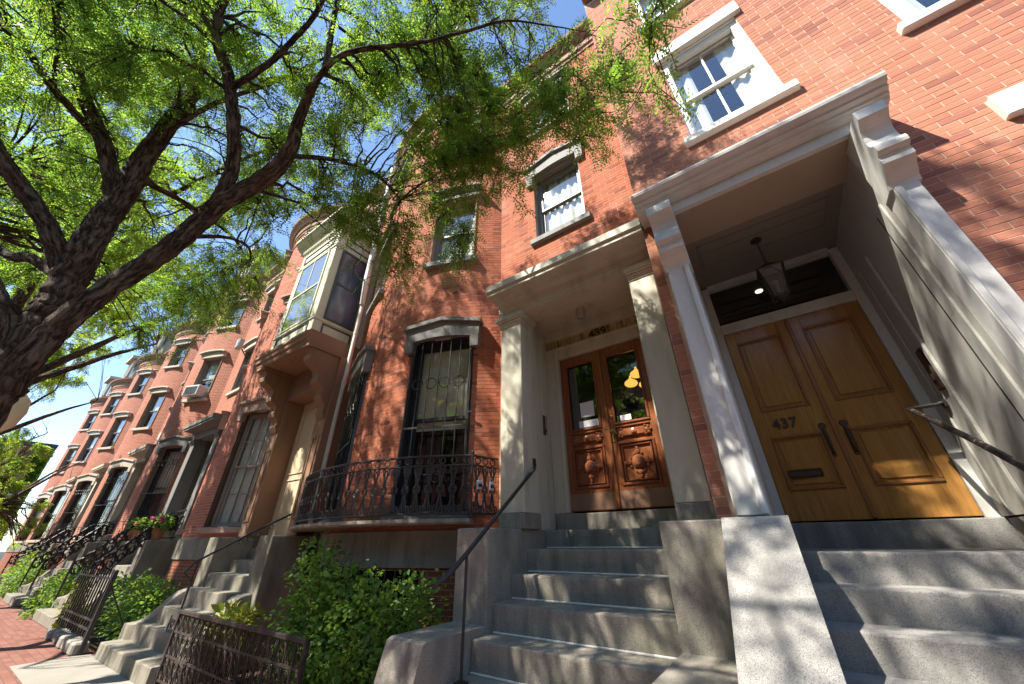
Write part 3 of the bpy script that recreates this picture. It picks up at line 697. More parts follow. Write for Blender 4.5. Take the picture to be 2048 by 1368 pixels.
# ------------------------------------------------------------------ stoop builder for the bow fronts
def stoop(ox, mat, label, wings=False, center=0.0):
    S = thing('granite_stoop', label, 'stoop', (-1.6 + ox, 3.0, 0), 'granite stoops along the terrace')
    X0, X1 = -2.40 + ox, -0.805 + ox
    st = [(4.42, 1.815, 4.62), (4.12, 1.63, 4.42), (3.72, 1.445, 4.12), (3.42, 1.237, 3.72), (3.13, 1.035, 3.42), (2.85, 0.82, 3.13), (2.56, 0.61, 2.85), (2.40, 0.41, 2.60), (2.20, 0.20, 2.42)]
    if wings: st = [(4.42, 1.815, 4.62), (3.92, 1.63, 4.42), (3.63, 1.45, 3.92), (3.35, 1.27, 3.63), (3.07, 1.085, 3.35), (2.83, 0.88, 3.07), (2.66, 0.65, 2.83), (2.50, 0.42, 2.68), (2.20, 0.20, 2.52)]
    for i, (y0, z, y1) in enumerate(st):
        lo = st[i + 1][1] if i + 1 < len(st) else 0.0
        e = 0.0
        if wings and i >= 6: e = (0.35, 0.65, 0.75)[i - 6]
        mb = worn_step(X0 + 0.003 - e, X1 - 0.003 + (0.12 if e else 0), y0 + 0.01 * (i > 0), y1 + 0.03 * (i > 0), max(lo - 0.16, 0.01), z); obj('step', mb, mat, S)
        if not wings and 2 <= i <= 6:
            mb = MB(); yj = st[i - 1][0] + 0.008; mb.box(X0 + 0.01, X1 - 0.01, yj - 0.012, yj + 0.0015, z + 0.0005, z + 0.014, 0.003); obj('joint', mb, 'caulk', S)
    for (a, b) in ((X0 - 0.40, X0), (X1, X1 + 0.425)):
        mb = MB(); mb.box(a, b, 3.05, 3.66, 0.02, 1.632, 0.010); obj('cheek_wall', mb, mat, S)
        if not wings:
            mb = MB(); mb.prism([(3.049, 0.02), (3.049, 0.88), (2.37, 0.88), (2.33, 0.865), (2.25, 0.60), (2.23, 0.02)], a + 0.004, b - 0.004, 'x'); obj('lower_block', mb, mat, S)
        else:
            left = a < X0 - 0.1; mb = MB(); o = len(mb.v); pts = []; K = 12
            for k in range(K + 1):
                t = k / K; y = 3.048 - 0.60 * t; fl = (0.62 if left else 0.10) * (t ** 1.6)
                x = (a + 0.1 - fl) if left else (a + 0.03 + fl)
                zt_ = 0.885 - 0.5 * (1 / (1 + math.exp(-(t - 0.55) * 9))); pts.append((x, y, zt_))
            for (x, y, zz) in pts:
                for (dx, z_) in ((0, 0.02), (0.27, 0.02), (0.27, zz - 0.012), (0.258, zz), (0.012, zz), (0, zz - 0.012)): mb.v.append((x + dx, y, z_))
            for k in range(K):
                for q in range(6): mb.f.append((6 * k + q, 6 * k + (q + 1) % 6, 6 * k + 6 + (q + 1) % 6, 6 * k + 6 + q))
            mb.f.append(tuple(range(6))); mb.f.append(tuple(range(6 * K, 6 * K + 6))[::-1]); obj('wing_wall', mb, mat, S)
    return S
stoop(0, 'granite', 'worn granite stoop with square blocks below the carved doors of 439')
stoop(-P - 0.1, 'granite_warm', 'tan granite stoop with curled wing walls and a boot scraper beside it', True)
stoop(-2 * P - 0.1, 'granite_warm', 'small far granite stoop just past the black picket fence', True)
stoop(-3 * P, 'granite_warm', 'farther granite stoop, second past the black picket fence', True)
stoop(-4 * P, 'granite_warm', 'most distant granite stoop down the brick sidewalk', True)

# ------------------------------------------------------------------ bow-front houses
def bow_house(i, spec):
    ox = -P * i
    H = thing('brick_row_house', spec['label'], 'house', (-3.6 + ox, YF, 0), GRP)
    bow = Bow(BOWC + ox, BOWCH, BOWT, YF); flat = Flat(YF)
    fx0, fx1 = BOWC + ox + BOWCH / 2, (-0.44 + ox if i == 0 else BOWC + ox + P - BOWCH / 2)
    br, mo = spec['brick'], spec.get('mortar'); ZB, ZT = 1.65, 11.2
    phi = spec.get('phi', 21.7); uw = bow.r * math.radians(phi)
    L1 = spec.get('l1', (1.86, 4.36)); L2 = spec.get('l2', (6.06, 7.64)); L3 = spec.get('l3', (9.06, 10.2)); w1, w2 = spec.get('w1', 0.99), spec.get('w2', 0.84)
    bh = [(s * uw - w / 2, s * uw + w / 2, a, b) for s in (-1, 1) for (a, b), w in ((L1, w1), (L2, w2), (L3, w2))]
    fh = [] if spec.get('oriel') else [(-1.74 + ox - 0.46, -1.74 + ox + 0.46, L2[0], L2[1])]
    fh += [(-1.74 + ox - 0.46, -1.74 + ox + 0.46, L3[0], L3[1])]
    PX0, PX1 = -2.66 + ox, -0.52 + ox
    ph = [(PX0, min(PX1, fx1), 0, 4.5)]
    geo = i < 2
    wm = mo if geo else br
    bw = obj('wall', wall_mesh(bow, -bow.u, bow.u, ZB, ZT, bh), wm, H, fix=False)
    obj('wall', wall_mesh(flat, fx0, fx1, 0, ZT, fh + ph), wm, H, fix=False)
    obj('basement_wall', wall_mesh(bow, -bow.u, bow.u, 0, 1.25, [(-0.9, 1.1, 0.35, 1.22)] if i == 0 else []), 'brick_base', H, fix=False)
    if i == 0:
        mb = MB().sweep(bow, [-0.95 + 0.21 * k for k in range(11)], [(-0.35, 0.3), (-0.34, 0.3), (-0.34, 1.24), (-0.35, 1.24)]); obj('basement_window', mb, 'room', H)
        mb = MB()
        for k in range(15): mb.tube([bow(-0.88 + k * 0.14, 0.03, 0.34), bow(-0.88 + k * 0.14, 0.03, 1.23)], 0.008, 5)
        for z in (0.55, 0.85, 1.1): mb.tube([bow(-0.95 + 0.21 * k, 0.03, z) for k in range(11)], 0.007, 4)
        obj('basement_grille', mb, 'iron', H)
    mb = MB().sweep(bow, bow.us(22), [(-0.1, 1.25), (0.03, 1.25), (0.035, 1.64), (0.02, 1.65), (-0.1, 1.65)]); obj('granite_base', mb, 'granite' if i == 0 else 'granite_warm', H)
    if geo:
        L_, h_, j_ = 0.1975, 0.0592, 0.0065
        bb = []
        for (a, b, c, d) in bh: bb += [(a, b, c - 0.1, d), (a - 0.09, b + 0.09, d - 0.0, d + 0.2), (a - 0.09, b + 0.09, c - 0.125, c)]
        fb = list(fh)
        for (a, b, c, d) in fh: fb += [(a - 0.09, b + 0.09, d, d + 0.2), (a - 0.08, b + 0.08, c - 0.125, c)]
        fb += [(PX0, PX1, 0, 4.7)]
        if spec.get('oriel'): fb += [(-9.02, -7.0, 4.7, 9.0)]
        lay_bricks([(bow, brick_layout(-bow.u, bow.u, ZB + 0.005, ZT - 0.02, bb, L_, h_, j_)), (flat, brick_layout(fx0, fx1, 3.0, ZT - 0.02, fb, L_, h_, j_))], spec['bmat'], L_, h_, j_, bw)
    # cornice round bow and flat part
    cm = spec.get('cmat', 'brownstone')
    prof = [(-0.05, ZT - 0.35), (0.03, ZT - 0.35), (0.035, ZT - 0.28), (0.07, ZT - 0.24), (0.07, ZT - 0.05), (0.14, ZT), (0.16, ZT + 0.06), (0.26, ZT + 0.16), (0.28, ZT + 0.24), (-0.05, ZT + 0.27)]
    mb = MB().sweep(bow, bow.us(26), prof); obj('roof_cornice', mb, cm, H)
    mb = MB().sweep(flat, [fx0 + 0.02, fx1], prof); obj('roof_cornice', mb, cm, H)
    mb = MB()
    for k in range(34): 
        u = -bow.u + 2 * bow.u * (k + 0.5) / 34; m = bow.fr(u)
        for (x, d, z) in [(x, d, z) for z in (ZT - 0.04, ZT + 0.05) for d in (0.072, 0.13) for x in (-0.03, 0.03)]: mb.v.append(tuple(m @ Vector((x, -d, z))))
        o = len(mb.v) - 8; mb.f += [tuple(o + q for q in f) for f in [(0, 2, 3, 1), (4, 5, 7, 6), (0, 1, 5, 4), (2, 6, 7, 3), (0, 4, 6, 2), (1, 3, 7, 5)]]
    obj('dentil_course', mb, cm, H)['kind'] = 'stuff'
    mb = MB().sweep(bow, bow.us(26), [(0.0, ZT - 0.75), (0.028, ZT - 0.74), (0.028, ZT - 0.69), (0.0, ZT - 0.68)]); obj('string_course', mb, spec['bmat'] if geo else br, H)
    mb = MB(); mb.box(bow.xc - BOWCH / 2, fx1, YF + 0.02, 12, ZT + 0.05, ZT + 0.26); obj('roof_deck', mb, 'slate', H)
    mb = MB(); mb.prism([(YF + 0.25, ZT + 0.262), (YF + 1.3, ZT + 2.3), (12, ZT + 2.4), (12, ZT + 0.262)], bow.xc - BOWCH / 2 + 0.01, fx1 - 0.01, 'x'); R = obj('roof', mb, 'slate', H)
    if spec.get('dormer'):
        DM = bow.fr(0.0)
        mb = MB(); zz = ZT + 0.275
        def hexa(w, d0, d1): return [(-w, d1), (-w * 0.62, d0), (w * 0.62, d0), (w, d1)]
        lo = hexa(1.15, 0.10, 1.6)
        mb.prism(lo, zz, zz + 0.28, 'z'); mb.prism(hexa(1.10, 0.16, 1.6), zz + 1.45, zz + 1.62, 'z'); mb.prism(hexa(1.42, -0.06, 1.75), zz + 1.621, zz + 1.84, 'z')
        for (x, y) in [(-1.1, 1.4), (-0.70, 0.2), (-0.24, 0.2), (0.24, 0.2), (0.70, 0.2), (1.1, 1.4), (-0.9, 0.8), (0.9, 0.8)]: mb.box(x - 0.09, x + 0.09, y - 0.05, y + 0.09, zz + 0.281, zz + 1.449)
        mb.prism(hexa(1.0, 0.45, 2.2), zz + 0.281, zz + 1.449, 'z')
        obj('dormer', mb, 'cream_lintel', R, DM)
        for (x, y, a) in ((-0.47, 0.24, 0), (0.47, 0.24, 0), (0, 0.24, 0)):
            q = MB(); q.add([(x - 0.22, y, zz + 0.29), (x + 0.22, y, zz + 0.29), (x + 0.22, y, zz + 1.44), (x - 0.22, y, zz + 1.44)], [(0, 1, 2, 3)]); obj('dormer_pane', q, 'glass', R, DM, fix=False)
    mb = MB(); mb.box(bow.xc - BOWCH / 2, fx1, 7.6, 7.7, 0, ZT); mb.box(bow.xc - BOWCH / 2, fx1 - 2.6, 5.2, 7.59, 1.4, 1.6); mb.box(bow.xc - BOWCH / 2, fx1 - 2.6, 5.1, 5.19, 0, 1.6); obj('rear_wall', mb, 'room', H)
    # windows
    lm = spec.get('lmat', 'grey_lintel'); sash = spec.get('sash', 'grey_sash')
    for s in (1, -1):
        if s < 0 and i > 2: continue
        window(H, bow, s * uw, w1, L1[0], L1[1], sash=spec.get('sash1', sash), lintel=spec.get('lint1', 'drop'), lmat=spec.get('lmat1', lm), dress=spec.get('dress1', 'blind'), grille=spec.get('grille') , muntin=spec.get('munt1', 0), horiz=spec.get('hor1', 0), reveal=spec.get('reveal1', 'brick_base'), depth=0.17, room=spec.get('room1', 'room'))
        window(H, bow, s * uw, w2, L2[0], L2[1], sash=sash, lintel=spec.get('lint2', 'hood'), lmat=lm, dress=spec.get('dress2', 'full'), reveal='brick_base')
        window(H, bow, s * uw, w2, L3[0], L3[1], sash=sash, lintel='hood', lmat=lm, dress=spec.get('dress3', 'shade'), reveal='brick_base')
    if not spec.get('oriel'): window(H, flat, -1.74 + ox, 0.92, L2[0], L2[1], sash=sash, lintel='drop' if i == 0 else 'hood', lmat=lm, dress='full', reveal='grey_sash')
    window(H, flat, -1.74 + ox, 0.92, L3[0], L3[1], sash=sash, lintel='hood', lmat=lm, dress='shade', reveal='brick_base')
    return H, bow, flat, bw

H9, bow9, flat9, _ = bow_house(0, dict(label='red brick bow-front house numbered 439 with iron balcony and cream portal', brick='brick_base', mortar='mortar439', bmat='brick439',
    sash1='black_paint', grille=dict(n=5, rings=4), dress1='blind', dress2='full', dress3='shade', reveal1='black_paint', lint2='hood'))
H41, bow41, flat41, _ = bow_house(1, dict(label='orange brick bow-front house with cream oriel bay over a brown stone portal', brick='brick_base', mortar='mortar441', bmat='brick441', oriel=True,
    lmat='brownstone_pink', sash='brown_sash', sash1='taupe_sash', munt1=2, hor1=1, dress1='full', lint1='drop', room1='room_light', dress2='shade', reveal1='brown_sash', cmat='brownstone'))
FAR = dict(brick='brick_far', bmat='brick441', mortar=None, sash='grey_sash', sash1='black_paint', grille=dict(n=7, rings=6, rz=0.2, belly=True), dormer=True, dress2='shade', dress3='shade', lmat='cream_lintel')
far_labels = ['brick bow-front house with the air conditioner in its window and grey carved lintels', 'brick bow-front house with cream window hoods beyond the cream drainpipe', 'distant brick bow-front house, fourth from the right of the bow fronts', 'far brick bow-front house, fifth bow from the right', 'last brick bow-front house at the far end of the row']
FH = []
for k in range(5):
    sp = dict(FAR); sp['label'] = far_labels[k]
    if k == 0: sp['lmat1'] = 'grey_lintel'
    if k % 2: sp['brick'] = 'brick_far'
    if k > 2: sp['grille'] = None
    FH.append(bow_house(k + 2, sp))

# ------------------------------------------------------------------ portal of 439
def portal_simple(H, ox, mat, door_mat, far=True):
    YP = 3.64; mb = MB()
    mb.prism([(3.98, 4.425), (3.64, 4.425), (3.64, 4.505), (3.63, 4.51), (3.63, 4.625), (3.58, 4.63), (3.56, 4.66), (3.33, 4.67), (3.33, 4.73), (3.30, 4.735), (3.30, 4.835), (3.33, 4.86), (3.98, 4.885)], -2.74 + ox, -0.45 + ox, 'x')
    p = obj('portal', mb, mat, H)
    for a, b in ((-2.70 + ox, -2.362 + ox), (-0.78 + ox, -0.485 + ox)):
        mb = MB(); mb.box(a, b, YP, 3.98, 1.79, 4.245, 0.008); o = obj('pilaster', mb, mat, p)
        mb = MB()
        for (e, z0, z1) in ((0.012, 4.246, 4.275), (0.02, 4.278, 4.30), (0.03, 4.303, 4.33), (0.05, 4.335, 4.36), (0.065, 4.36, 4.424)): mb.box(a - e * (0.4 if a > -1 + ox else 1), b + e * (0.4 if a > -1 + ox else 1), YP - e, 3.97, z0, z1, 0.006)
        obj('capital', mb, mat, p)
        mb = MB(); mb.box(a - 0.01, b + 0.01, YP - 0.015, 3.98, 1.632, 1.788, 0.006); obj('plinth', mb, 'granite', p)
        mb = MB(); mb.box(a - 0.05 if a < -1 + ox else a - 0.027, b - 0.04 if a < -1 + ox else b + 0.03, 3.661, 4.62, 0.02, 1.6315, 0.004); obj('foundation', mb, 'granite', p)
    return p
p9 = portal_simple(H9, 0, 'portal_cream', 'red_door')
mb = MB(); mb.box(-0.76, -0.50, 3.981, 4.6, 1.632, 4.6); obj('door_jamb', mb, 'portal_cream', p9)
mb = MB(); mb.box(-2.62, -2.42, 3.981, 4.6, 1.632, 4.6)
mb.box(-2.4195, -2.405, 4.02, 4.03, 1.9, 4.3); mb.box(-2.4195, -2.405, 4.30, 4.31, 1.9, 4.3); obj('door_jamb', mb, 'portal_cream', p9)
mb = MB(); mb.box(-2.6, -0.5, 3.7, 4.6, 4.47, 4.6); obj('ceiling', mb, 'portal_cream', p9)
mb = MB(); mb.box(-2.42, -2.215, 4.44, 4.6, 1.815, 4.14, 0.006); mb.box(-0.965, -0.76, 4.44, 4.6, 1.815, 4.14, 0.006); mb.box(-2.215, -0.965, 4.45, 4.6, 3.945, 4.14, 0.01); mb.box(-2.42, -0.76, 4.43, 4.452, 4.10, 4.145, 0.008)
mb.box(-2.42, -0.76, 4.44, 4.6, 4.30, 4.47, 0.006); mb.box(-2.26, -2.22, 4.425, 4.4395, 1.82, 4.0, 0.006); mb.box(-0.96, -0.92, 4.425, 4.4395, 1.82, 4.0, 0.006); obj('door_frame', mb, 'portal_cream', p9)
# leaded transom strip with the number
n = N('leaded_glass'); wv = n.noise(1.0, 2, n.scaled((60, 1, 8))); c = n.ramp(wv, [(0.3, (0.20, 0.16, 0.06)), (0.55, (0.46, 0.38, 0.16)), (0.8, (0.6, 0.5, 0.26))]); n.bsdf(c, 0.3, 0.5, bump=wv, bstr=0.5, bdist=0.01)
mb = MB(); mb.box(-2.42, -0.76, 4.50, 4.52, 4.145, 4.30); obj('transom_pane', mb, 'leaded_glass', p9)
mb = MB()
for k in range(1, 8): x = -2.42 + 1.66 * k / 8; mb.box(x - 0.005, x + 0.005, 4.492, 4.50, 4.146, 4.30)
obj('leading', mb, 'bronze', p9)
tm = text_mesh('439', 0.185, 0.006, 'bronze'); obj('number', tm, None, p9, Matrix.Translation((-1.55, 4.482, 4.158)))
def leaf39(x0, x1, brass_side):
    y = 4.50; s = 0.095; mb = MB(); z0 = 1.832; zt_ = 3.94
    for (a, b, c, d) in ((x0, x0 + s, z0, zt_), (x1 - s, x1, z0, zt_), (x0 + s, x1 - s, z0, 2.10), (x0 + s, x1 - s, 2.58, 2.61), (x0 + s, x1 - s, 2.78, 2.83), (x0 + s, x1 - s, 3.80, zt_)): mb.box(a, b, y, y + 0.05, c, d, 0.004)
    D = obj('door', mb, 'red_door', H9)
    mb = MB(); mb.box(x0 + s - 0.002, x1 - s + 0.002, y + 0.022, y + 0.045, 2.10, 2.58); mb.box(x0 + s - 0.002, x1 - s + 0.002, y + 0.022, y + 0.045, 2.61, 2.78); obj('panel', mb, 'red_door', D)
    mb = MB(); panel(mb, x0 + s - 0.015, x1 - s + 0.015, 2.085, 2.595, y, 0.03); panel(mb, x0 + s + 0.03, x1 - s - 0.03, 2.13, 2.55, y + 0.012, 0.016); panel(mb, x0 + s - 0.015, x1 - s + 0.015, 2.815, 3.815, y, 0.03); obj('moulding', mb, 'red_door_dark', D)
    xc = (x0 + x1) / 2; mb = MB(); zc_ = 2.34                    # boss with four lobes
    mb.lathe([(0.085, -0.022), (0.085, 0.012), (0.07, 0.022), (0.066, 0.04), (0.04, 0.058), (0.004, 0.064)], (xc, y + 0.012, zc_), 20, 'y')
    for k in range(4):
        a = k * PI / 2; dx, dz = cos(a), sin(a)
        mb.lathe([(0.036, -0.022), (0.036, 0.01), (0.022, 0.022), (0.004, 0.024)], (xc + dx * 0.115, y + 0.012, zc_ + dz * 0.115), 10, 'y')
        mb.lathe([(0.022, -0.022), (0.02, 0.012), (0.003, 0.016)], (xc + dx * 0.16, y + 0.012, zc_ + dz * 0.16), 8, 'y')
        for q in (-1, 1): mb.lathe([(0.02, -0.022), (0.016, 0.008), (0.003, 0.01)], (xc + dx * 0.10 - dz * q * 0.045, y + 0.012, zc_ + dz * 0.10 + dx * q * 0.045), 7, 'y')
    obj('carved_boss', mb, 'red_door', D)
    mb = MB(); zc_ = 2.70; mb.box(xc - 0.16, xc + 0.16, y - 0.012, y + 0.02, zc_ - 0.045, zc_ + 0.05, 0.012); mb.lathe([(0.036, 0.0), (0.036, 0.028), (0.02, 0.034), (0.02, 0.04), (0.003, 0.044)], (xc, y, zc_), 14, 'y')
    for s_ in (-1, 1):
        for (dx, dz, r) in ((0.165, 0.0, 0.032), (0.185, 0.035, 0.022), (0.185, -0.035, 0.022), (0.21, 0.0, 0.02), (0.15, 0.05, 0.018), (0.15, -0.05, 0.018)): mb.lathe([(r, 0), (r * 0.9, 0.014), (0.003, 0.024)], (xc + s_ * dx, y, zc_ + dz), 8, 'y')
    obj('carved_panel', mb, 'red_door', D)
    mb = MB(); mb.add([(x0 + s, y + 0.025, 2.83), (x1 - s, y + 0.025, 2.83), (x1 - s, y + 0.025, 3.80), (x0 + s, y + 0.025, 3.80)], [(0, 1, 2, 3)]); obj('pane', mb, 'glass', D, fix=False)
    mb = MB(); mb.box(x0 + 0.01, x1 - 0.01, y - 0.004, y + 0.001, z0 + 0.01, 2.03, 0.001); obj('kick_plate', mb, 'brownstone', D)
    return D
l9 = leaf39(-2.213, -1.594, 1); r9 = leaf39(-1.588, -0.967, 0)
mb = MB(); mb.box(-1.612, -1.566, 4.478, 4.4995, 1.84, 3.93, 0.008); obj('astragal', mb, 'red_door', l9)
mb = MB(); mb.lathe([(0.022, 0), (0.022, 0.01), (0.01, 0.016)], (-1.53, 4.499, 2.93), 12, 'y'); mb.lathe([(0.016, 0), (0.016, 0.01)], (-1.63, 4.499, 2.80), 10, 'y'); mb.lathe([(0.014, 0), (0.012, 0.03), (0.03, 0.045), (0.032, 0.06), (0.012, 0.075)], (-1.53, 4.499, 2.72), 12, 'y'); mb.box(-1.555, -1.505, 4.492, 4.4995, 2.60, 2.78, 0.004); obj('knob', mb, 'brass', r9)
mb = MB(); mb.box(-1.96, -1.76, 4.512, 4.516, 3.0, 3.21); mb.box(-2.0, -1.72, 4.511, 4.515, 2.86, 2.95); obj('notice', mb, 'paper', l9)
mb = MB(); mb.box(-1.42, -1.28, 4.511, 4.515, 2.86, 2.93); obj('notice', mb, 'paper', r9)
mb = MB(); v = [(x, y, z) for y in (4.601, 7.5) for z in (1.8, 4.5) for x in (-2.6, -0.5)]; mb.add(v, [(4, 5, 7, 6), (0, 1, 5, 4), (2, 6, 7, 3), (0, 4, 6, 2), (1, 3, 7, 5)]); obj('hall_interior', mb, 'room', p9, fix=False)
mb = MB()
for (x, z) in ((-1.22, 3.62), (-1.32, 3.50), (-1.12, 3.44)): mb.lathe([(0.012, 0.12), (0.02, 0.08), (0.085, 0.03), (0.095, 0.0), (0.07, -0.03), (0.01, -0.045)], (x, 4.95, z), 14)
n = N('lamp_glow'); e = n.new('ShaderNodeEmission'); e.inputs[0].default_value = (1.0, 0.50, 0.09, 1); e.inputs[1].default_value = 0.55; n.link(e.outputs[0], n.out.inputs[0])
ch = tag(obj('chandelier', mb, 'lamp_glow'), 'glowing amber glass chandelier seen through the right door pane of 439', 'chandelier')
mb = MB(); mb.box(-2.419, -2.409, 4.24, 4.34, 2.78, 3.06, 0.003); mb.box(-2.41, -2.403, 4.26, 4.32, 2.82, 2.87); obj('bell_panel', mb, 'bronze', p9)
cl = tag(obj('porch_light', MB().lathe([(0.062, 0.0), (0.062, -0.17), (0.055, -0.172), (0.05, -0.06)], (-1.63, 4.12, 4.469), 16), 'cream_lintel'), 'cream cylinder porch light on the ceiling above the 439 doors', 'light')

# handrail of 439
R9 = thing('handrail', 'thin black iron handrail rising along the left of the 439 steps', 'handrail', (-2.3, 2.65, 0.6))
mb = MB(); mb.tube([(-2.345, 3.87, 2.325), (-2.31, 3.8, 2.27), (-2.30, 2.63, 1.42), (-2.31, 2.45, 1.29), (-2.33, 2.36, 1.24), (-2.345, 2.31, 1.20)], [0.018, 0.019, 0.020, 0.022, 0.014, 0.003], 9); obj('rail', mb, 'iron_worn', R9, smooth=True)
mb = MB(); mb.tube([(-2.30, 2.64, 0.61), (-2.30, 2.64, 1.43)], 0.012, 8); mb.box(-2.34, -2.26, 2.60, 2.68, 0.611, 0.622); obj('post', mb, 'iron_worn', R9)
mb = MB(); mb.tube([(-2.345, 3.87, 2.325), (-2.36, 3.87, 2.36)], 0.012, 6); mb.box(-2.362, -2.345, 3.84, 3.9, 2.33, 2.40, 0.004); obj('bracket', mb, 'iron', R9)

# balcony of 439
ru = bow9.r; a0, a1 = math.radians(-39), math.radians(34)
mb = MB(); us = [ru * (a0 + (a1 - a0) * k / 26) for k in range(27)]
mb.sweep(bow9, us, [(-0.02, 1.69), (0.47, 1.69), (0.49, 1.71), (0.49, 1.745), (-0.02, 1.75)])
BAL = obj('balcony', mb, 'granite', H9)
DB = 0.44
mb = MB(); rail = lambda z, r: mb.tube([bow9(u, DB, z) for u in us] + [(-2.86, 3.80, z)], r, 6)
rail(2.44, 0.015); rail(2.33, 0.010); rail(1.80, 0.013)
obj('rail', mb, 'iron_worn', BAL)
def baluster_mesh():
    b = MB(); z0, z1 = 1.80, 2.44; t = 0.0085
    b.ring((0, 0, 2.385), 0.04, 0.038, t, 10); zc = 2.06
    for k in range(6):
        a = PI / 6 + k * PI / 3; a2 = a + PI / 3; b.tube([(0.044 * cos(a), 0, zc + 0.05 * sin(a)), (0.044 * cos(a2), 0, zc + 0.05 * sin(a2))], t * 1.1, 4)
    b.ring((0, 0, zc), 0.022, 0.022, t, 8)
    for s in (-1, 1):
        b.tube([(s * 0.012, 0, zc + 0.05), (s * 0.014, 0, 2.17), (s * 0.05, 0, 2.33)], t, 4); b.tube([(s * 0.012, 0, zc - 0.05), (s * 0.014, 0, 1.96), (s * 0.05, 0, 1.80)], t, 4)
        b.ring((s * 0.052, 0, 1.845), 0.018, 0.04, t * 0.9, 8); b.ring((s * 0.03, 0, 2.28), 0.014, 0.045, t * 0.9, 8)
    b.ring((0, 0, 2.25), 0.016, 0.05, t * 0.9, 8); b.ring((0, 0, 1.88), 0.016, 0.06, t * 0.9, 8); b.tube([(0, 0, zc - 0.05), (0, 0, 1.94)], t, 4); b.tube([(0, 0, zc + 0.05), (0, 0, 2.2)], t, 4)
    return b
bm_ = mesh_of('baluster', baluster_mesh(), 'iron_worn'); nbal = 29
for k in range(nbal):
    u = us[0] + (us[-1] - us[0]) * (k + 0.5) / nbal; p = bow9(u, DB, 0); obj('baluster', bm_, None, BAL, frame_matrix(p[0], p[1], u / bow9.r))
pc = Vector(bow9(us[-1], DB, 0)); pe = Vector((-2.86, 3.80, 0)); dv = pe - pc
for k in range(3):
    p = pc + dv * (k + 0.7) / 3.4; obj('baluster', bm_, None, BAL, frame_matrix(p.x, p.y, math.atan2(dv.y, dv.x)))
mb = MB(); mb.tube([(pc.x, pc.y, 1.75), (pc.x, pc.y, 2.46)], 0.018, 8); mb.sphere((pc.x, pc.y, 2.475), 0.025, 8, 6); obj('post', mb, 'iron_worn', BAL)
for k, (t_, lab) in enumerate(((0.25, 'left one of two grey lock boxes clipped to the balcony railing'), (0.70, 'right one of two grey lock boxes, next to the cream pilaster'))):
    p = pc + dv * t_ + Vector((0.03, -0.03, 0)); m = frame_matrix(p.x, p.y, math.atan2(dv.y, dv.x))
    T_ = thing('lock_box', lab, 'lock box', (p.x, p.y, 2.1), 'lock boxes on the balcony railing')
    b = MB(); b.box(-0.035, 0.035, -0.035, 0.0, 2.05, 2.15, 0.008); obj('body', b, 'plastic_grey', T_, m)
    b = MB(); b.box(-0.027, 0.027, -0.038, -0.034, 2.075, 2.115, 0.001); obj('dial', b, 'black_paint', T_, m)
    b = MB(); b.ring((0, -0.018, 2.16), 0.02, 0.03, 0.004, 10); obj('shackle', b, 'plastic_grey', T_, m)

# downpipe between 439 and 441
mb = MB(); xd, yd_ = -6.80, 3.78
mb.tube([(xd, yd_ - 0.1, 1.7), (xd, yd_ - 0.1, 11.1)], 0.042, 10); mb.tube([(xd + 0.02, yd_ - 0.12, 6.4), (xd + 0.16, yd_ - 0.24, 6.9), (xd + 0.18, yd_ - 0.26, 11.1)], 0.06, 10)
for z in (2.5, 4.4, 5.6, 7.4, 9.0): mb.tube([(xd, yd_ - 0.1, z), (xd, yd_ - 0.1, z + 0.06)], 0.05, 10)
DP = tag(obj('downpipe', mb, 'pipe_white', smooth=False), 'white rainwater pipe running up between the balcony house and the oriel house', 'pipe')

# ------------------------------------------------------------------ 441: portal, oriel, grille
mb = MB(); mb.prism([(3.97, 4.40), (3.50, 4.40), (3.50, 5.0), (3.97, 5.0)], -9.05, -6.82, 'x'); P41 = obj('portal', mb, 'brownstone', H41)
for a, b in ((-9.05, -8.70), (-7.15, -6.82)):
    mb = MB(); mb.box(a, b, 3.50, 3.97, 1.64, 4.399, 0.01); obj('pilaster', mb, 'brownstone', P41)
    mb = MB(); panel(mb, a + 0.05, b - 0.05, 1.9, 3.3, 3.497, 0.03); obj('moulding', mb, 'brownstone', P41)
    pr = [(3.50, 5.02), (2.86, 5.02), (2.86, 4.93), (2.90, 4.90), (2.92, 4.86), (2.90, 4.80), (2.92, 4.72), (2.98, 4.66), (3.06, 4.62), (3.14, 4.56), (3.17, 4.48), (3.15, 4.40), (3.17, 4.32), (3.23, 4.27), (3.30, 4.24), (3.33, 4.16), (3.31, 4.08), (3.34, 4.0), (3.40, 3.95), (3.44, 3.86), (3.42, 3.78), (3.46, 3.68), (3.50, 3.62)]
    mb = MB(); mb.prism(pr, a + 0.04, b - 0.04, 'x'); mb.prism([(3.50, 5.021), (2.80, 5.021), (2.80, 4.96), (3.50, 4.96)], a + 0.01, b - 0.01, 'x'); obj('console', mb, 'brownstone', P41)
mb = MB(); mb.box(-9.0, -6.85, 3.99, 4.5, 0.02, 1.639); obj('foundation', mb, 'granite_warm', P41)
mb = MB(); mb.box(-8.72, -7.12, 3.90, 4.5, 1.62, 4.45); D41 = obj('door', mb, 'cream_door', H41)
mb = MB()
for (a, b) in ((-8.55, -7.96), (-7.9, -7.3)):
    for (c, d) in ((1.95, 2.7), (2.8, 4.2)): panel(mb, a, b, c, d, 3.897, 0.03)
obj('moulding', mb, 'cream_door', D41)
OR = MB(); OR.box(-8.98, -7.20, 2.90, 3.965, 5.40, 8.62, 0.01); O41 = obj('oriel', OR, 'cream_paint', H41)
mb = MB(); mb.prism([(3.965, 5.0225), (2.82, 5.0225), (2.80, 5.06), (2.80, 5.12), (2.76, 5.14), (2.75, 5.20), (2.72, 5.24), (2.72, 5.30), (2.84, 5.398), (3.965, 5.398)], -9.12, -6.96, 'x'); obj('oriel_shelf', mb, 'brownstone', O41)
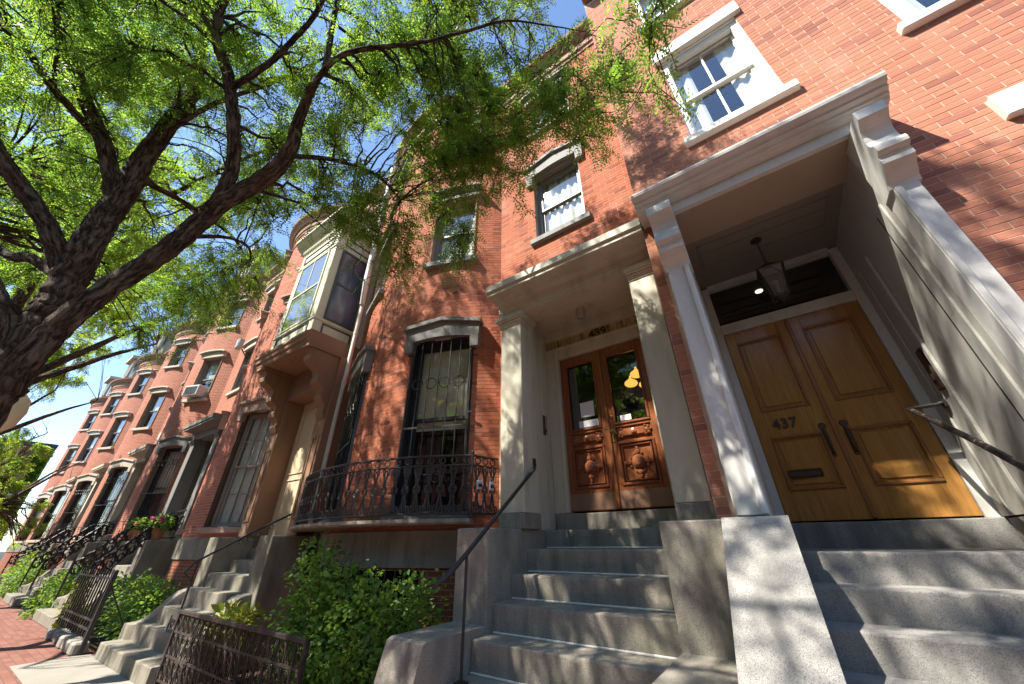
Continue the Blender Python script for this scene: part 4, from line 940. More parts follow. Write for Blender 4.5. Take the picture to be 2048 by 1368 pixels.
for z in (5.79, 7.92): mb = MB(); mb.box(-9.0, -7.18, 2.877, 3.965, z, z + 0.065, 0.01); obj('oriel_band', mb, 'cream_paint', O41)
mb = MB()
mb.prism([(3.965, 8.621), (2.86, 8.621), (2.84, 8.70), (2.74, 8.78), (2.70, 8.86), (2.66, 8.88), (2.66, 8.94), (3.965, 9.0)], -9.22, -6.96, 'x')
dm = MB()
for k in range(22): x = -8.96 + k * 0.082; dm.box(x, x + 0.042, 2.845, 2.899, 8.50, 8.60)
for k in range(12): y = 2.93 + k * 0.082; dm.box(-7.199, -7.145, y, y + 0.042, 8.50, 8.60)
obj('oriel_cornice', mb, 'cream_paint', O41); obj('dentil_course', dm, 'cream_paint', O41)['kind'] = 'stuff'
mb = MB(); panel(mb, -8.80, -7.38, 5.46, 5.76, 2.897, 0.035); panel(mb, -8.80, -7.38, 8.06, 8.32, 2.897, 0.03); obj('oriel_panel', mb, 'copper_dark', O41)
mb = MB()
for (c, d) in ((5.46, 5.76), (8.06, 8.32)):
    for (a, b, e, f_) in ((3.10, 3.80, c, c + 0.035), (3.10, 3.80, d - 0.035, d), (3.10, 3.135, c + 0.035, d - 0.035), (3.765, 3.80, c + 0.035, d - 0.035)): mb.box(-7.197, -7.184, a, b, e, f_)
obj('oriel_panel', mb, 'copper_dark', O41)
for (m, w, nm) in ((frame_matrix(-8.09, 2.897, 0), 1.30, 1), (frame_matrix(-7.197, 3.44, PI / 2), 0.72, 0)):
    h2 = w / 2; z0, z1 = 5.88, 7.90; q = MB()
    for (a, b, c, d) in ((-h2, -h2 + 0.05, z0, z1), (h2 - 0.05, h2, z0, z1), (-h2 + 0.05, h2 - 0.05, z0, z0 + 0.05), (-h2 + 0.05, h2 - 0.05, z1 - 0.05, z1), (-h2 + 0.05, h2 - 0.05, 6.86, 6.91)): q.box(a, b, -0.025, 0.0, c, d, 0.004)
    if nm: q.box(-0.015, 0.015, -0.02, 0.0, 6.91, z1 - 0.05)
    W = obj('window', q, 'copper_dark' if not nm else 'cream_paint', O41, m)
    for (c, d) in ((z0 + 0.05, 6.86), (6.91, z1 - 0.05)):
        q = MB(); q.add([(-h2 + 0.05, -0.012, c), (h2 - 0.05, -0.012, c), (h2 - 0.05, -0.012, d), (-h2 + 0.05, -0.012, d)], [(0, 1, 2, 3)]); obj('pane', q, 'glass' if nm else 'screen_sky_blue', W.parent, m, fix=False)
    q = MB(); q.add([(-h2 + 0.05, -0.004, z0 + 0.05), (h2 - 0.05, -0.004, z0 + 0.05), (h2 - 0.05, -0.004, z1 - 0.05), (-h2 + 0.05, -0.004, z1 - 0.05)], [(0, 1, 2, 3)]); obj('screen', q, 'room_light' if nm else 'room', W.parent, m, fix=False)
# handrail and boot scraper of 441
R41 = thing('handrail', 'slim iron handrail with scrolls on the tan stoop below the oriel', 'handrail', (-7.3, 2.4, 0.6))
mb = MB(); mb.tube([(-7.25, 3.62, 2.02), (-7.3, 3.0, 1.67), (-7.3, 2.38, 1.29), (-7.3, 2.3, 1.17)], 0.016, 8); obj('rail', mb, 'iron_worn', R41)
mb = MB(); mb.tube([(-7.3, 2.42, 0.4), (-7.3, 2.42, 1.31)], 0.013, 7); mb.tube([(-7.3, 2.3, 1.17), (-7.3, 2.42, 1.05)], 0.010, 6); obj('post', mb, 'iron_worn', R41)
mb = MB()
for (y, z, r) in ((3.02, 1.60, 0.045), (3.12, 1.66, 0.035), (2.9, 1.55, 0.03), (3.3, 1.77, 0.03)): mb.ring((-7.3, y, z), r, r, 0.006, 12, 'yz')
obj('scroll', mb, 'iron_worn', R41)
mb = MB(); mb.box(-7.98, -7.72, 2.55, 2.56, 0.52, 0.56); mb.ring((-7.92, 2.555, 0.47), 0.045, 0.045, 0.008, 12); mb.ring((-7.78, 2.555, 0.47), 0.045, 0.045, 0.008, 12); mb.tube([(-7.98, 2.555, 0.42), (-7.98, 2.555, 0.60)], 0.008, 5); mb.tube([(-7.72, 2.555, 0.42), (-7.72, 2.555, 0.60)], 0.008, 5)
tag(obj('boot_scraper', mb, 'iron'), 'black iron boot scraper with scrolls on the low step of the tan stoop', 'boot scraper')

# far portals
for k in range(5):
    H = FH[k][0]; ox = -P * (k + 2); mt = 'grey_lintel' if k == 0 else 'cream_lintel'
    pp = portal_simple(H, ox, mt, None)
    mb = MB(); mb.box(-2.42 + ox, -0.76 + ox, 4.3, 4.4, 1.6, 4.45); obj('door', mb, 'black_paint' if k == 0 else 'brown_sash', H)
    mb = MB(); mb.box(-2.62 + ox, -2.42 + ox, 3.98, 4.4, 1.6, 4.5); mb.box(-0.76 + ox, -0.5 + ox, 3.98, 4.4, 1.6, 4.5); mb.box(-2.6 + ox, -0.5 + ox, 3.98, 4.4, 4.45, 4.6); obj('door_jamb', mb, mt, pp)
# cream drainpipe with hopper beyond 443, alarm bell, wall lamp, AC
mb = MB(); x0 = BOWC - 2 * P - BOWCH / 2 - 0.05
mb.tube([(x0, 3.72, 1.7), (x0, 3.72, 4.9)], 0.05, 8); mb.prism([(x0 - 0.10, 4.9), (x0 + 0.10, 4.9), (x0 + 0.2, 5.35), (x0 - 0.2, 5.35)], 3.58, 3.86, 'y')
for z in (2.2, 3.2, 4.2): mb.tube([(x0, 3.72, z), (x0, 3.72, z + 0.08)], 0.062, 8)
tag(obj('drainpipe', mb, 'cream_lintel'), 'cream cast drainpipe with flared hopper head on the far brick fronts', 'pipe')
b43 = FH[0][1]; m = b43.fr(b43.r * math.radians(21.7))
AC = thing('air_conditioner', 'white boxy air conditioner sitting in a second-floor window of the third house', 'air conditioner', tuple((m @ Vector((0, -0.2, 6.1)))))
b = MB(); b.box(-0.32, 0.32, -0.28, 0.12, 6.08, 6.46, 0.015); obj('body', b, 'plastic_grey', AC, m)
b = MB()
for k in range(8): b.box(-0.26, 0.26, -0.288, -0.281, 6.12 + k * 0.037, 6.135 + k * 0.037)
obj('vent', b, 'black_paint', AC, m)
T_ = thing('wall_lamp', 'small floodlight on a bent bracket beside the upstairs air conditioner', 'lamp', (-13.1, 3.9, 6.9))
b = MB(); b.tube([(-13.1, 3.96, 6.8), (-13.1, 3.6, 6.9), (-13.05, 3.4, 7.1)], 0.02, 6); b.tube([(-13.1, 3.96, 6.5), (-13.1, 3.6, 6.9)], 0.015, 6); obj('bracket', b, 'iron', T_)
b = MB(); b.box(-13.2, -12.95, 3.25, 3.4, 7.05, 7.4, 0.02); obj('head', b, 'plastic_grey', T_)
tag(obj('alarm_bell', MB().lathe([(0.10, 0), (0.10, 0.04), (0.06, 0.07), (0.01, 0.08)], (-14.0, 3.96, 5.15), 14, 'y'), 'red_paint'), 'round red alarm bell on brick above the grey far portal', 'bell')

# ------------------------------------------------------------------ fences
FN = thing('iron_fence', 'rusty cast iron fence of oval scrolls in front of the leafy shrub', 'fence', (-5.3, 2.3, 0))
fx0, fx1, fy, zt = -6.90, -3.82, 2.30, 0.77
mb = MB(); mb.box(fx0, fx1, fy - 0.018, fy + 0.018, zt - 0.04, zt, 0.004)
for z in (0.54, 0.30, 0.07): mb.box(fx0, fx1, fy - 0.010, fy + 0.010, z, z + 0.022)
obj('rail', mb, 'iron_rusty', FN)
for x in (fx0, fx1): mb = MB(); mb.box(x - 0.02, x + 0.02, fy - 0.02, fy + 0.02, 0.0, zt + 0.005, 0.004); obj('post', mb, 'iron_rusty', FN)
ov = MB()
ov.ring((0, 0, 0), 0.062, 0.098, 0.007, 16, 'xz', 4); ov.ring((0.01, 0, -0.032), 0.028, 0.044, 0.0055, 10, 'xz', 4); ov.ring((-0.006, 0, 0.05), 0.02, 0.03, 0.005, 8, 'xz', 4)
ov = mesh_of('scroll_oval', ov, 'iron_rusty'); nov = 19
bar = MB(); bar.box(-0.006, 0.006, -0.006, 0.006, -0.11, 0.11); bar = mesh_of('fence_bar', bar, 'iron_rusty')
for r, z in enumerate((0.645, 0.43, 0.195)):
    for k in range(nov):
        x = fx0 + (fx1 - fx0) * (k + 0.5) / nov; obj('scroll_oval', ov, None, FN, Matrix.Translation((x, fy, z)))
        if k: obj('fence_bar', bar, None, FN, Matrix.Translation((fx0 + (fx1 - fx0) * k / nov, fy, z)))
ro = MB()
for k in range(8): ro.sphere((0.028 * cos(k * PI / 4), 0, 0.028 * sin(k * PI / 4)), 0.014, 6, 4)
ro.sphere((0, -0.008, 0), 0.018, 6, 4); ro = mesh_of('rosette', ro, 'iron_rusty')
for (x, z) in ((-6.2, 0.31), (-4.9, 0.31), (-6.2, 0.55), (-4.9, 0.08)): obj('rosette', ro, None, FN, Matrix.Translation((x, fy - 0.012, z)))

PF = thing('picket_fence', 'black iron picket fence on pale kerb stones beside the tan stoop', 'fence', (-11, 2.12, 0.1))
px0, px1, py = -12.35, -9.85, 2.12; mb = MB()
for z in (0.42, 0.30, 1.0): mb.box(px0, px1, py - 0.012, py + 0.012, z, z + 0.03)
obj('rail', mb, 'iron_worn', PF)
pk = MB(); pk.box(-0.011, 0.011, -0.011, 0.011, 0.2, 1.1); pk.prism([(-0.011, 1.1), (0.011, 1.1), (0, 1.15)], -0.011, 0.011, 'y'); pk = mesh_of('picket', pk, 'iron_worn')
for k in range(15): obj('picket', pk, None, PF, Matrix.Translation((px0 + (px1 - px0) * k / 14, py, 0)))
mb = MB(); mb.box(px1 - 0.03, px1 + 0.03, py - 0.03, py + 0.03, 0.0, 1.14, 0.004); mb.tube([(px1, py + 0.02, 0.9), (px1 + 0.05, 2.7, 0.02)], 0.012, 5); obj('post', mb, 'iron_worn', PF)
for k in range(9):
    mb = MB(); x = px0 + 0.28 * k; o = random.uniform(-0.03, 0.03); mb.box(x, x + 0.25, py - 0.10 + o, py + 0.10 + o, 0.0, 0.15 + random.uniform(-0.03, 0.02), 0.025); obj('kerb_stone', mb, 'concrete', PF)
# ornate iron stair rails of the far stoops
for q, (ox, lab) in enumerate(((-2 * P - 0.1, 'ornate black iron stair railing on the far stoop past the picket fence'), (-3 * P, 'ornate black iron railing on the second far stoop'), (-4 * P, 'ornate black iron railing on the most distant stoop'))):
    T_ = thing('stair_railing', lab, 'railing', (-1.6 + ox, 3.0, 0.9), 'ornate stair railings of the far stoops')
    for x in (-2.6 + ox, -0.6 + ox):
        b = MB(); top = [(x, 3.7, 2.35), (x, 3.3, 2.2), (x, 2.9, 1.75), (x, 2.55, 1.3), (x, 2.35, 1.15)]; b.tube(top, 0.02, 6); b.tube([(x, 3.7, 1.7), (x, 3.05, 1.65), (x, 2.5, 0.75)], 0.015, 6); b.tube([(x, 2.35, 0.4), (x, 2.35, 1.2)], 0.025, 6)
        obj('rail', b, 'iron', T_)
        for k in range(9):
            t = k / 8; y = 3.6 - 1.15 * t; zc = 2.02 - 0.95 * max(0, t - 0.2) / 0.8
            b = MB(); b.ring((x, y, zc), 0.09, 0.17, 0.02, 12, 'yz'); b.ring((x, y + 0.02, zc - 0.07), 0.05, 0.07, 0.016, 10, 'yz'); b.ring((x, y - 0.02, zc + 0.1), 0.04, 0.05, 0.014, 9, 'yz'); b.tube([(x, y - 0.11, zc - 0.3), (x, y - 0.11, zc + 0.25)], 0.009, 5); obj('scroll', b, 'iron', T_)

# ------------------------------------------------------------------ plants
def leaf_cloud(pts, dirs, size, sz_var=0.35, droop=0.3, elong=1.6):
    """one folded oval leaf (6 verts, 4 tris) at every point"""
    n = len(pts); v = np.zeros((n, 6, 3)); d = dirs + rng.normal(0, 0.55, (n, 3)); d[:, 2] -= droop; d /= np.linalg.norm(d, axis=1)[:, None]
    up = rng.normal(0, 0.5, (n, 3)); up[:, 2] += 1.0; s = np.cross(d, up); s /= np.linalg.norm(s, axis=1)[:, None] + 1e-9; nn = np.cross(s, d)
    L = size * (1 + rng.normal(0, sz_var, n)).clip(0.4, 1.8); W = L / elong / 2
    L_ = L[:, None]; W_ = W[:, None]
    v[:, 0] = pts; v[:, 1] = pts + d * L_ * 0.35 + s * W_ + nn * W_ * 0.3; v[:, 2] = pts + d * L_ * 0.75 + s * W_ * 0.75 + nn * W_ * 0.2
    v[:, 3] = pts + d * L_; v[:, 4] = pts + d * L_ * 0.75 - s * W_ * 0.75 + nn * W_ * 0.2; v[:, 5] = pts + d * L_ * 0.35 - s * W_ + nn * W_ * 0.3
    f = np.array([[0, 1, 2, 3], [0, 3, 4, 5]]); F = (np.arange(n)[:, None, None] * 6 + f[None]).reshape(-1, 4)
    return v.reshape(-1, 3), F
def np_mesh(name, v, f, mat):
    me = bpy.data.meshes.new(name); nv, nf, k = len(v), len(f), f.shape[1]
    me.vertices.add(nv); me.vertices.foreach_set('co', np.asarray(v, dtype=np.float32).ravel())
    me.loops.add(nf * k); me.loops.foreach_set('vertex_index', np.asarray(f, dtype=np.int32).ravel())
    me.polygons.add(nf); me.polygons.foreach_set('loop_start', np.arange(0, nf * k, k, dtype=np.int32))
    me.materials.append(MATS[mat]); me.update(calc_edges=True); me.validate(); return me
def shrub(label, blobs, n, size, mat='shrub_leaf', name='leafy_shrub', stems=8, cat='shrub', group=None, elong=1.6):
    c0 = np.array(blobs[0][0]); base = (c0[0], c0[1], 0.02)
    T_ = thing(name, label, cat, base, group); P_ = []; Dr = []; vol = np.array([b[1][0] * b[1][1] * b[1][2] for b in blobs]); cnt = (n * vol / vol.sum()).astype(int) + 1
    for (c, r), k in zip(blobs, cnt):
        d = rng.normal(0, 1, (k, 3)); d /= np.linalg.norm(d, axis=1)[:, None]
        lump = 1 + 0.22 * np.sin(d[:, 0] * 7 + c[0] * 9) * np.sin(d[:, 1] * 6 + 1) + 0.15 * np.sin(d[:, 2] * 9 + c[1] * 5)
        rr = (rng.random(k) ** 0.45) * lump; p = np.array(c) + d * rr[:, None] * np.array(r); keep = p[:, 2] > 0.03; P_.append(p[keep]); Dr.append(d[keep])
    v, f = leaf_cloud(np.vstack(P_), np.vstack(Dr), size, elong=elong); o = obj('foliage', np_mesh('foliage', v, f, mat), None, T_); o['kind'] = 'stuff'
    mb = MB()
    for k in range(stems):
        c, r = random.choice(blobs); e = (c[0] + random.uniform(-1, 1) * r[0] * 0.8, c[1] + random.uniform(-1, 1) * r[1] * 0.7, c[2] + random.uniform(0, 1) * r[2] * 0.9)
        b = (base[0] + random.uniform(-0.2, 0.2), base[1] + random.uniform(-0.1, 0.1), 0.0); mid = tuple((b[i] + e[i]) / 2 + random.uniform(-0.08, 0.08) for i in range(3)); mb.tube([b, mid, e], [0.012, 0.008, 0.003], 5)
    obj('stem', mb, 'bark', T_); return T_
shrub('tall bright green leafy shrub growing in front of the 439 basement', [((-4.3, 2.85, 0.55), (0.85, 0.42, 0.62)), ((-3.7, 2.9, 0.68), (0.72, 0.4, 0.55)), ((-4.85, 2.85, 0.85), (0.42, 0.36, 0.62)), ((-5.0, 2.95, 1.3), (0.30, 0.26, 0.36)), ((-3.25, 2.95, 0.8), (0.42, 0.35, 0.5)), ((-4.0, 2.7, 0.3), (1.1, 0.35, 0.35)), ((-4.3, 2.95, 1.05), (0.45, 0.3, 0.30))], 10500, 0.046, elong=1.35, stems=18)
shrub('low yellow-green plant behind the scroll fence', [((-6.2, 2.62, 0.62), (0.34, 0.2, 0.2)), ((-5.75, 2.6, 0.66), (0.22, 0.15, 0.2))], 330, 0.10, 'yellow_leaf', 'garden_plant', 5, 'plant', elong=1.9)
shrub('green garden bushes behind the picket fence by the tan stoop', [((-10.6, 2.95, 0.45), (0.8, 0.5, 0.5)), ((-11.6, 3.0, 0.5), (0.9, 0.45, 0.55)), ((-10.2, 2.8, 0.2), (0.6, 0.4, 0.3))], 4500, 0.06, stems=10)
shrub('yellowing vine climbing through the left end of the picket fence', [((-12.1, 2.2, 0.6), (0.3, 0.12, 0.4)), ((-12.5, 2.3, 0.3), (0.3, 0.2, 0.28))], 800, 0.06, 'yellow_leaf', 'vine', 5, 'vine')
shrub('green hedge plants between the two far stoops', [((-16.6, 2.7, 0.4), (0.6, 0.35, 0.45)), ((-17.4, 2.8, 0.5), (0.7, 0.35, 0.5)), ((-18.2, 2.7, 0.35), (0.6, 0.35, 0.35))], 2400, 0.075, 'shrub_leaf', stems=8)
shrub('dark ivy mound spilling on to the far sidewalk edge', [((-15.9, 2.35, 0.25), (0.6, 0.35, 0.3)), ((-22.6, 2.5, 0.6), (1.2, 0.5, 0.7))], 2600, 0.07, stems=4)
for k, (x, y, z, lab) in enumerate(((-13.0, 3.25, 1.66, 'terracotta pot of pink geraniums nearest, at the top of the far stoop'), (-15.0, 3.25, 1.66, 'terracotta pot of pink geraniums farther down the row'))):
    T_ = thing('flower_pot', lab, 'flower pot', (x, y, z), 'geranium pots on the far stoops')
    obj('pot', MB().lathe([(0.09, 0), (0.13, 0.22), (0.145, 0.22), (0.145, 0.27), (0.12, 0.27)], (x, y, z - 0.03), 14), 'terracotta', T_)
    d = rng.normal(0, 1, (420, 3)); d /= np.linalg.norm(d, axis=1)[:, None]; pp = np.array((x, y, z + 0.36)) + d * (rng.random((420, 1)) ** 0.4) * np.array((0.26, 0.24, 0.17)); v, f = leaf_cloud(pp, d, 0.06, elong=1.2); o = obj('foliage', np_mesh('foliage', v, f, 'shrub_leaf'), None, T_); o['kind'] = 'stuff'
    b = MB()
    for q in range(7):
        a = random.uniform(0, 2 * PI); b.sphere((x + 0.2 * cos(a), y - 0.1 + 0.14 * sin(a), z + 0.38 + random.uniform(-0.05, 0.14)), 0.04, 7, 5)
    obj('flower', b, 'flower_pink', T_)

# ------------------------------------------------------------------ trees
def catmull(pts, k=5):
    P_ = [Vector(p[:3]) for p in pts]; r = [p[3] for p in pts]; P_ = [P_[0] * 2 - P_[1]] + P_ + [P_[-1] * 2 - P_[-2]]; out = []
    for i in range(1, len(P_) - 2):
        for j in range(k):
            t = j / k; a, b, c, d = P_[i - 1], P_[i], P_[i + 1], P_[i + 2]
            q = 0.5 * ((2 * b) + (c - a) * t + (2 * a - 5 * b + 4 * c - d) * t * t + (3 * b - a - 3 * c + d) * t ** 3); out.append((q, r[i - 1] * (1 - t) + r[i] * t))
    out.append((P_[-2], r[-1])); return out
from mathutils import noise as mnoise
def bark_tube(mb, pts, rs, n):
    o = len(mb.v); up = Vector((0.3, 1, 0)); run = random.uniform(0, 40)
    for i, p in enumerate(pts):
        t = (pts[min(i + 1, len(pts) - 1)] - pts[max(i - 1, 0)]).normalized(); a = (up - t * up.dot(t)).normalized(); b = t.cross(a); up = a
        if i: run += (p - pts[i - 1]).length
        for k in range(n):
            q = 2 * PI * k / n; cq, sq = cos(q), sin(q); r = rs[i]
            w = mnoise.noise(Vector((cq * 1.3, sq * 1.3, run * 1.6))) * 0.11 + mnoise.noise(Vector((cq * 5.0, sq * 5.0, run * 4.0 + 7))) * 0.075
            mb.v.append(tuple(p + (a * cq + b * sq) * r * (1 + w))); mb.bk.append((cq * max(r, 0.02), sq * max(r, 0.02), run))
    for i in range(len(pts) - 1):
        for k in range(n):
            k2 = (k + 1) % n; mb.f.append((o + i * n + k, o + i * n + k2, o + (i + 1) * n + k2, o + (i + 1) * n + k))
    mb.f.append(tuple(o + k for k in range(n))[::-1]); e = o + (len(pts) - 1) * n; mb.f.append(tuple(e + k for k in range(n)))
def compound_leaves(base, direc, length, pairs, lw, ll):
    """pinnate leaves: rows of leaflets (rhombus, 2 tris) on either side of a drooping rachis"""
    n = len(base); d = direc / (np.linalg.norm(direc, axis=1)[:, None] + 1e-9)
    ref = rng.normal(0, 0.5, (n, 3)); ref[:, 2] += 1; s = np.cross(d, ref); s /= np.linalg.norm(s, axis=1)[:, None] + 1e-9; up = np.cross(s, d)
    V = np.zeros((n, pairs, 2, 4, 3)); Ln = length[:, None]
    for i in range(pairs):
        t = (i + 1) / pairs; c = base + d * Ln * t - np.array((0, 0, 1.0)) * (Ln * 0.25 * t * t); fall = math.sin(PI * (0.18 + 0.72 * t)) * 0.5 + 0.5
        for k, sg in enumerate((1, -1)):
            ld = s * sg * 0.9 + d * 0.45 + rng.normal(0, 0.16, (n, 3)) - up * 0.12; ld /= np.linalg.norm(ld, axis=1)[:, None]
            wd = np.cross(ld, up + rng.normal(0, 0.25, (n, 3))); wd /= np.linalg.norm(wd, axis=1)[:, None] + 1e-9
            l_ = (ll * fall * (1 + rng.normal(0, 0.12, n)))[:, None]; w_ = lw * fall
            V[:, i, k, 0] = c; V[:, i, k, 1] = c + ld * l_ * 0.5 + wd * w_ / 2; V[:, i, k, 2] = c + ld * l_; V[:, i, k, 3] = c + ld * l_ * 0.5 - wd * w_ / 2
    m = n * pairs * 2; return V.reshape(-1, 3), np.arange(m * 4).reshape(-1, 4)
def tree(label, limbs, ells, n_sec, n_twig, leaves_per, leaf, mat, group, base, name='honey_locust_tree', trunk_n=22, droop=0.35, noise=0.0, clear=None, clump=9, csig=0.13):
    T_ = thing(name, label, 'tree', base, group); mb = MB(); mb.bk = []; nodes = []
    for li, lm in enumerate(limbs):
        big = lm[0][3] > 0.05; pts = catmull(lm, 12 if big else 6)
        ps = [p + Vector((random.gauss(0, 1), random.gauss(0, 1), random.gauss(0, 1))) * r * 0.05 for p, r in pts]
        if big: bark_tube(mb, ps, [r for _, r in pts], trunk_n)
        else: mb.tube(ps, [r * (1 + random.uniform(-0.04, 0.04)) for _, r in pts], 8)
        nodes += [(p, r) for p, r in pts if r < 0.16]
    vol = np.array([e[1][0] * e[1][1] * e[1][2] * (e[2] if len(e) > 2 else 1) for e in ells]); pr = vol / vol.sum()
    def sample(k, shell=0.5):
        idx = rng.choice(len(ells), k, p=pr); d = rng.normal(0, 1, (k, 3)); d /= np.linalg.norm(d, axis=1)[:, None]; rr = rng.random(k) ** shell
        q = np.array([ells[i][0] for i in idx]) + d * rr[:, None] * np.array([ells[i][1] for i in idx])
        return q if clear is None else q[[not clear(p) for p in q]]
    NP = np.array([tuple(p) for p, r in nodes]); NR = np.array([r for p, r in nodes])
    # secondary branches
    addp, addr = [], []
    for tgt in sample(n_sec, 0.4):
        dist = np.linalg.norm(NP - tgt, axis=1) + np.maximum(0, NP[:, 2] - tgt[2] + 0.2) * 0.8; i = int(np.argmin(dist)); a = Vector(NP[i]); b = Vector(tgt); l = (b - a).length
        if l < 0.25 or l > 4.5: continue
        r0 = min(NR[i] * 0.6, 0.012 + 0.012 * l); pts = []
        for k in range(7):
            t = k / 6; p = a.lerp(b, t) + Vector((0, 0, 0.14 * l * sin(PI * t))) + Vector((random.gauss(0, 1), random.gauss(0, 1), random.gauss(0, 1))) * 0.035 * l * sin(PI * min(t * 1.3, 1)); pts.append(p)
        rs = [r0 * (1 - 0.75 * k / 6) for k in range(7)]; mb.tube(pts, rs, 5, False)
        for p, r in zip(pts[1:], rs[1:]): addp.append(tuple(p)); addr.append(r)
    NP = np.vstack([NP, np.array(addp)]); NR = np.append(NR, addr)
    # twigs
    tb, td, tl = [], [], []
    cen = sample(max(30, n_twig // clump), 0.5); idx = rng.integers(0, len(cen), n_twig); tg = cen[idx] + rng.normal(0, csig, (n_twig, 3)) * (1, 1, 0.7)
    if clear is not None: tg = tg[[not clear(p) for p in tg]]
    for tgt in tg:
        dist = np.linalg.norm(NP - tgt, axis=1); i = int(np.argmin(dist)); a = Vector(NP[i]); b = Vector(tgt); l = (b - a).length
        if l < 0.08: continue
        if l > 1.3: b = a + (b - a) * (1.3 / l); l = 1.3
        pts = [a.lerp(b, t) + Vector((0, 0, -droop * l * t * t)) + Vector((random.gauss(0, 1), random.gauss(0, 1), random.gauss(0, 1))) * 0.03 for t in (0, 0.33, 0.66, 1.0)]
        mb.tube(pts, [min(0.007, NR[i]), 0.005, 0.0035, 0.002], 3, False)
        k = max(3, int(leaves_per * min(l, 1.0)) + random.randint(0, 3))
        for q in range(k):
            t = 0.15 + 0.85 * (q + random.random()) / k; seg = min(int(t * 3), 2); p = pts[seg].lerp(pts[seg + 1], t * 3 - seg); d = (pts[seg + 1] - pts[seg]).normalized()
            side = d.cross(Vector((random.gauss(0, 1), random.gauss(0, 1), random.gauss(0, 1)))).normalized()
            tb.append(tuple(p)); td.append(tuple(d * 0.6 + side * 0.9 + Vector((0, 0, -0.35)))); tl.append(leaf[0] * random.uniform(0.65, 1.2))
    v, f = compound_leaves(np.array(tb), np.array(td), np.array(tl), leaf[1], leaf[2], leaf[3])
    obj('trunk', mb, 'bark', T_, smooth=True, fix=False)
    o = obj('crown', np_mesh('crown', v, f, mat), None, T_); o['kind'] = 'stuff'
    return len(tb)
U = CAMZ
def z_(pts): return [(x, y, z + U, r) for x, y, z, r in pts]
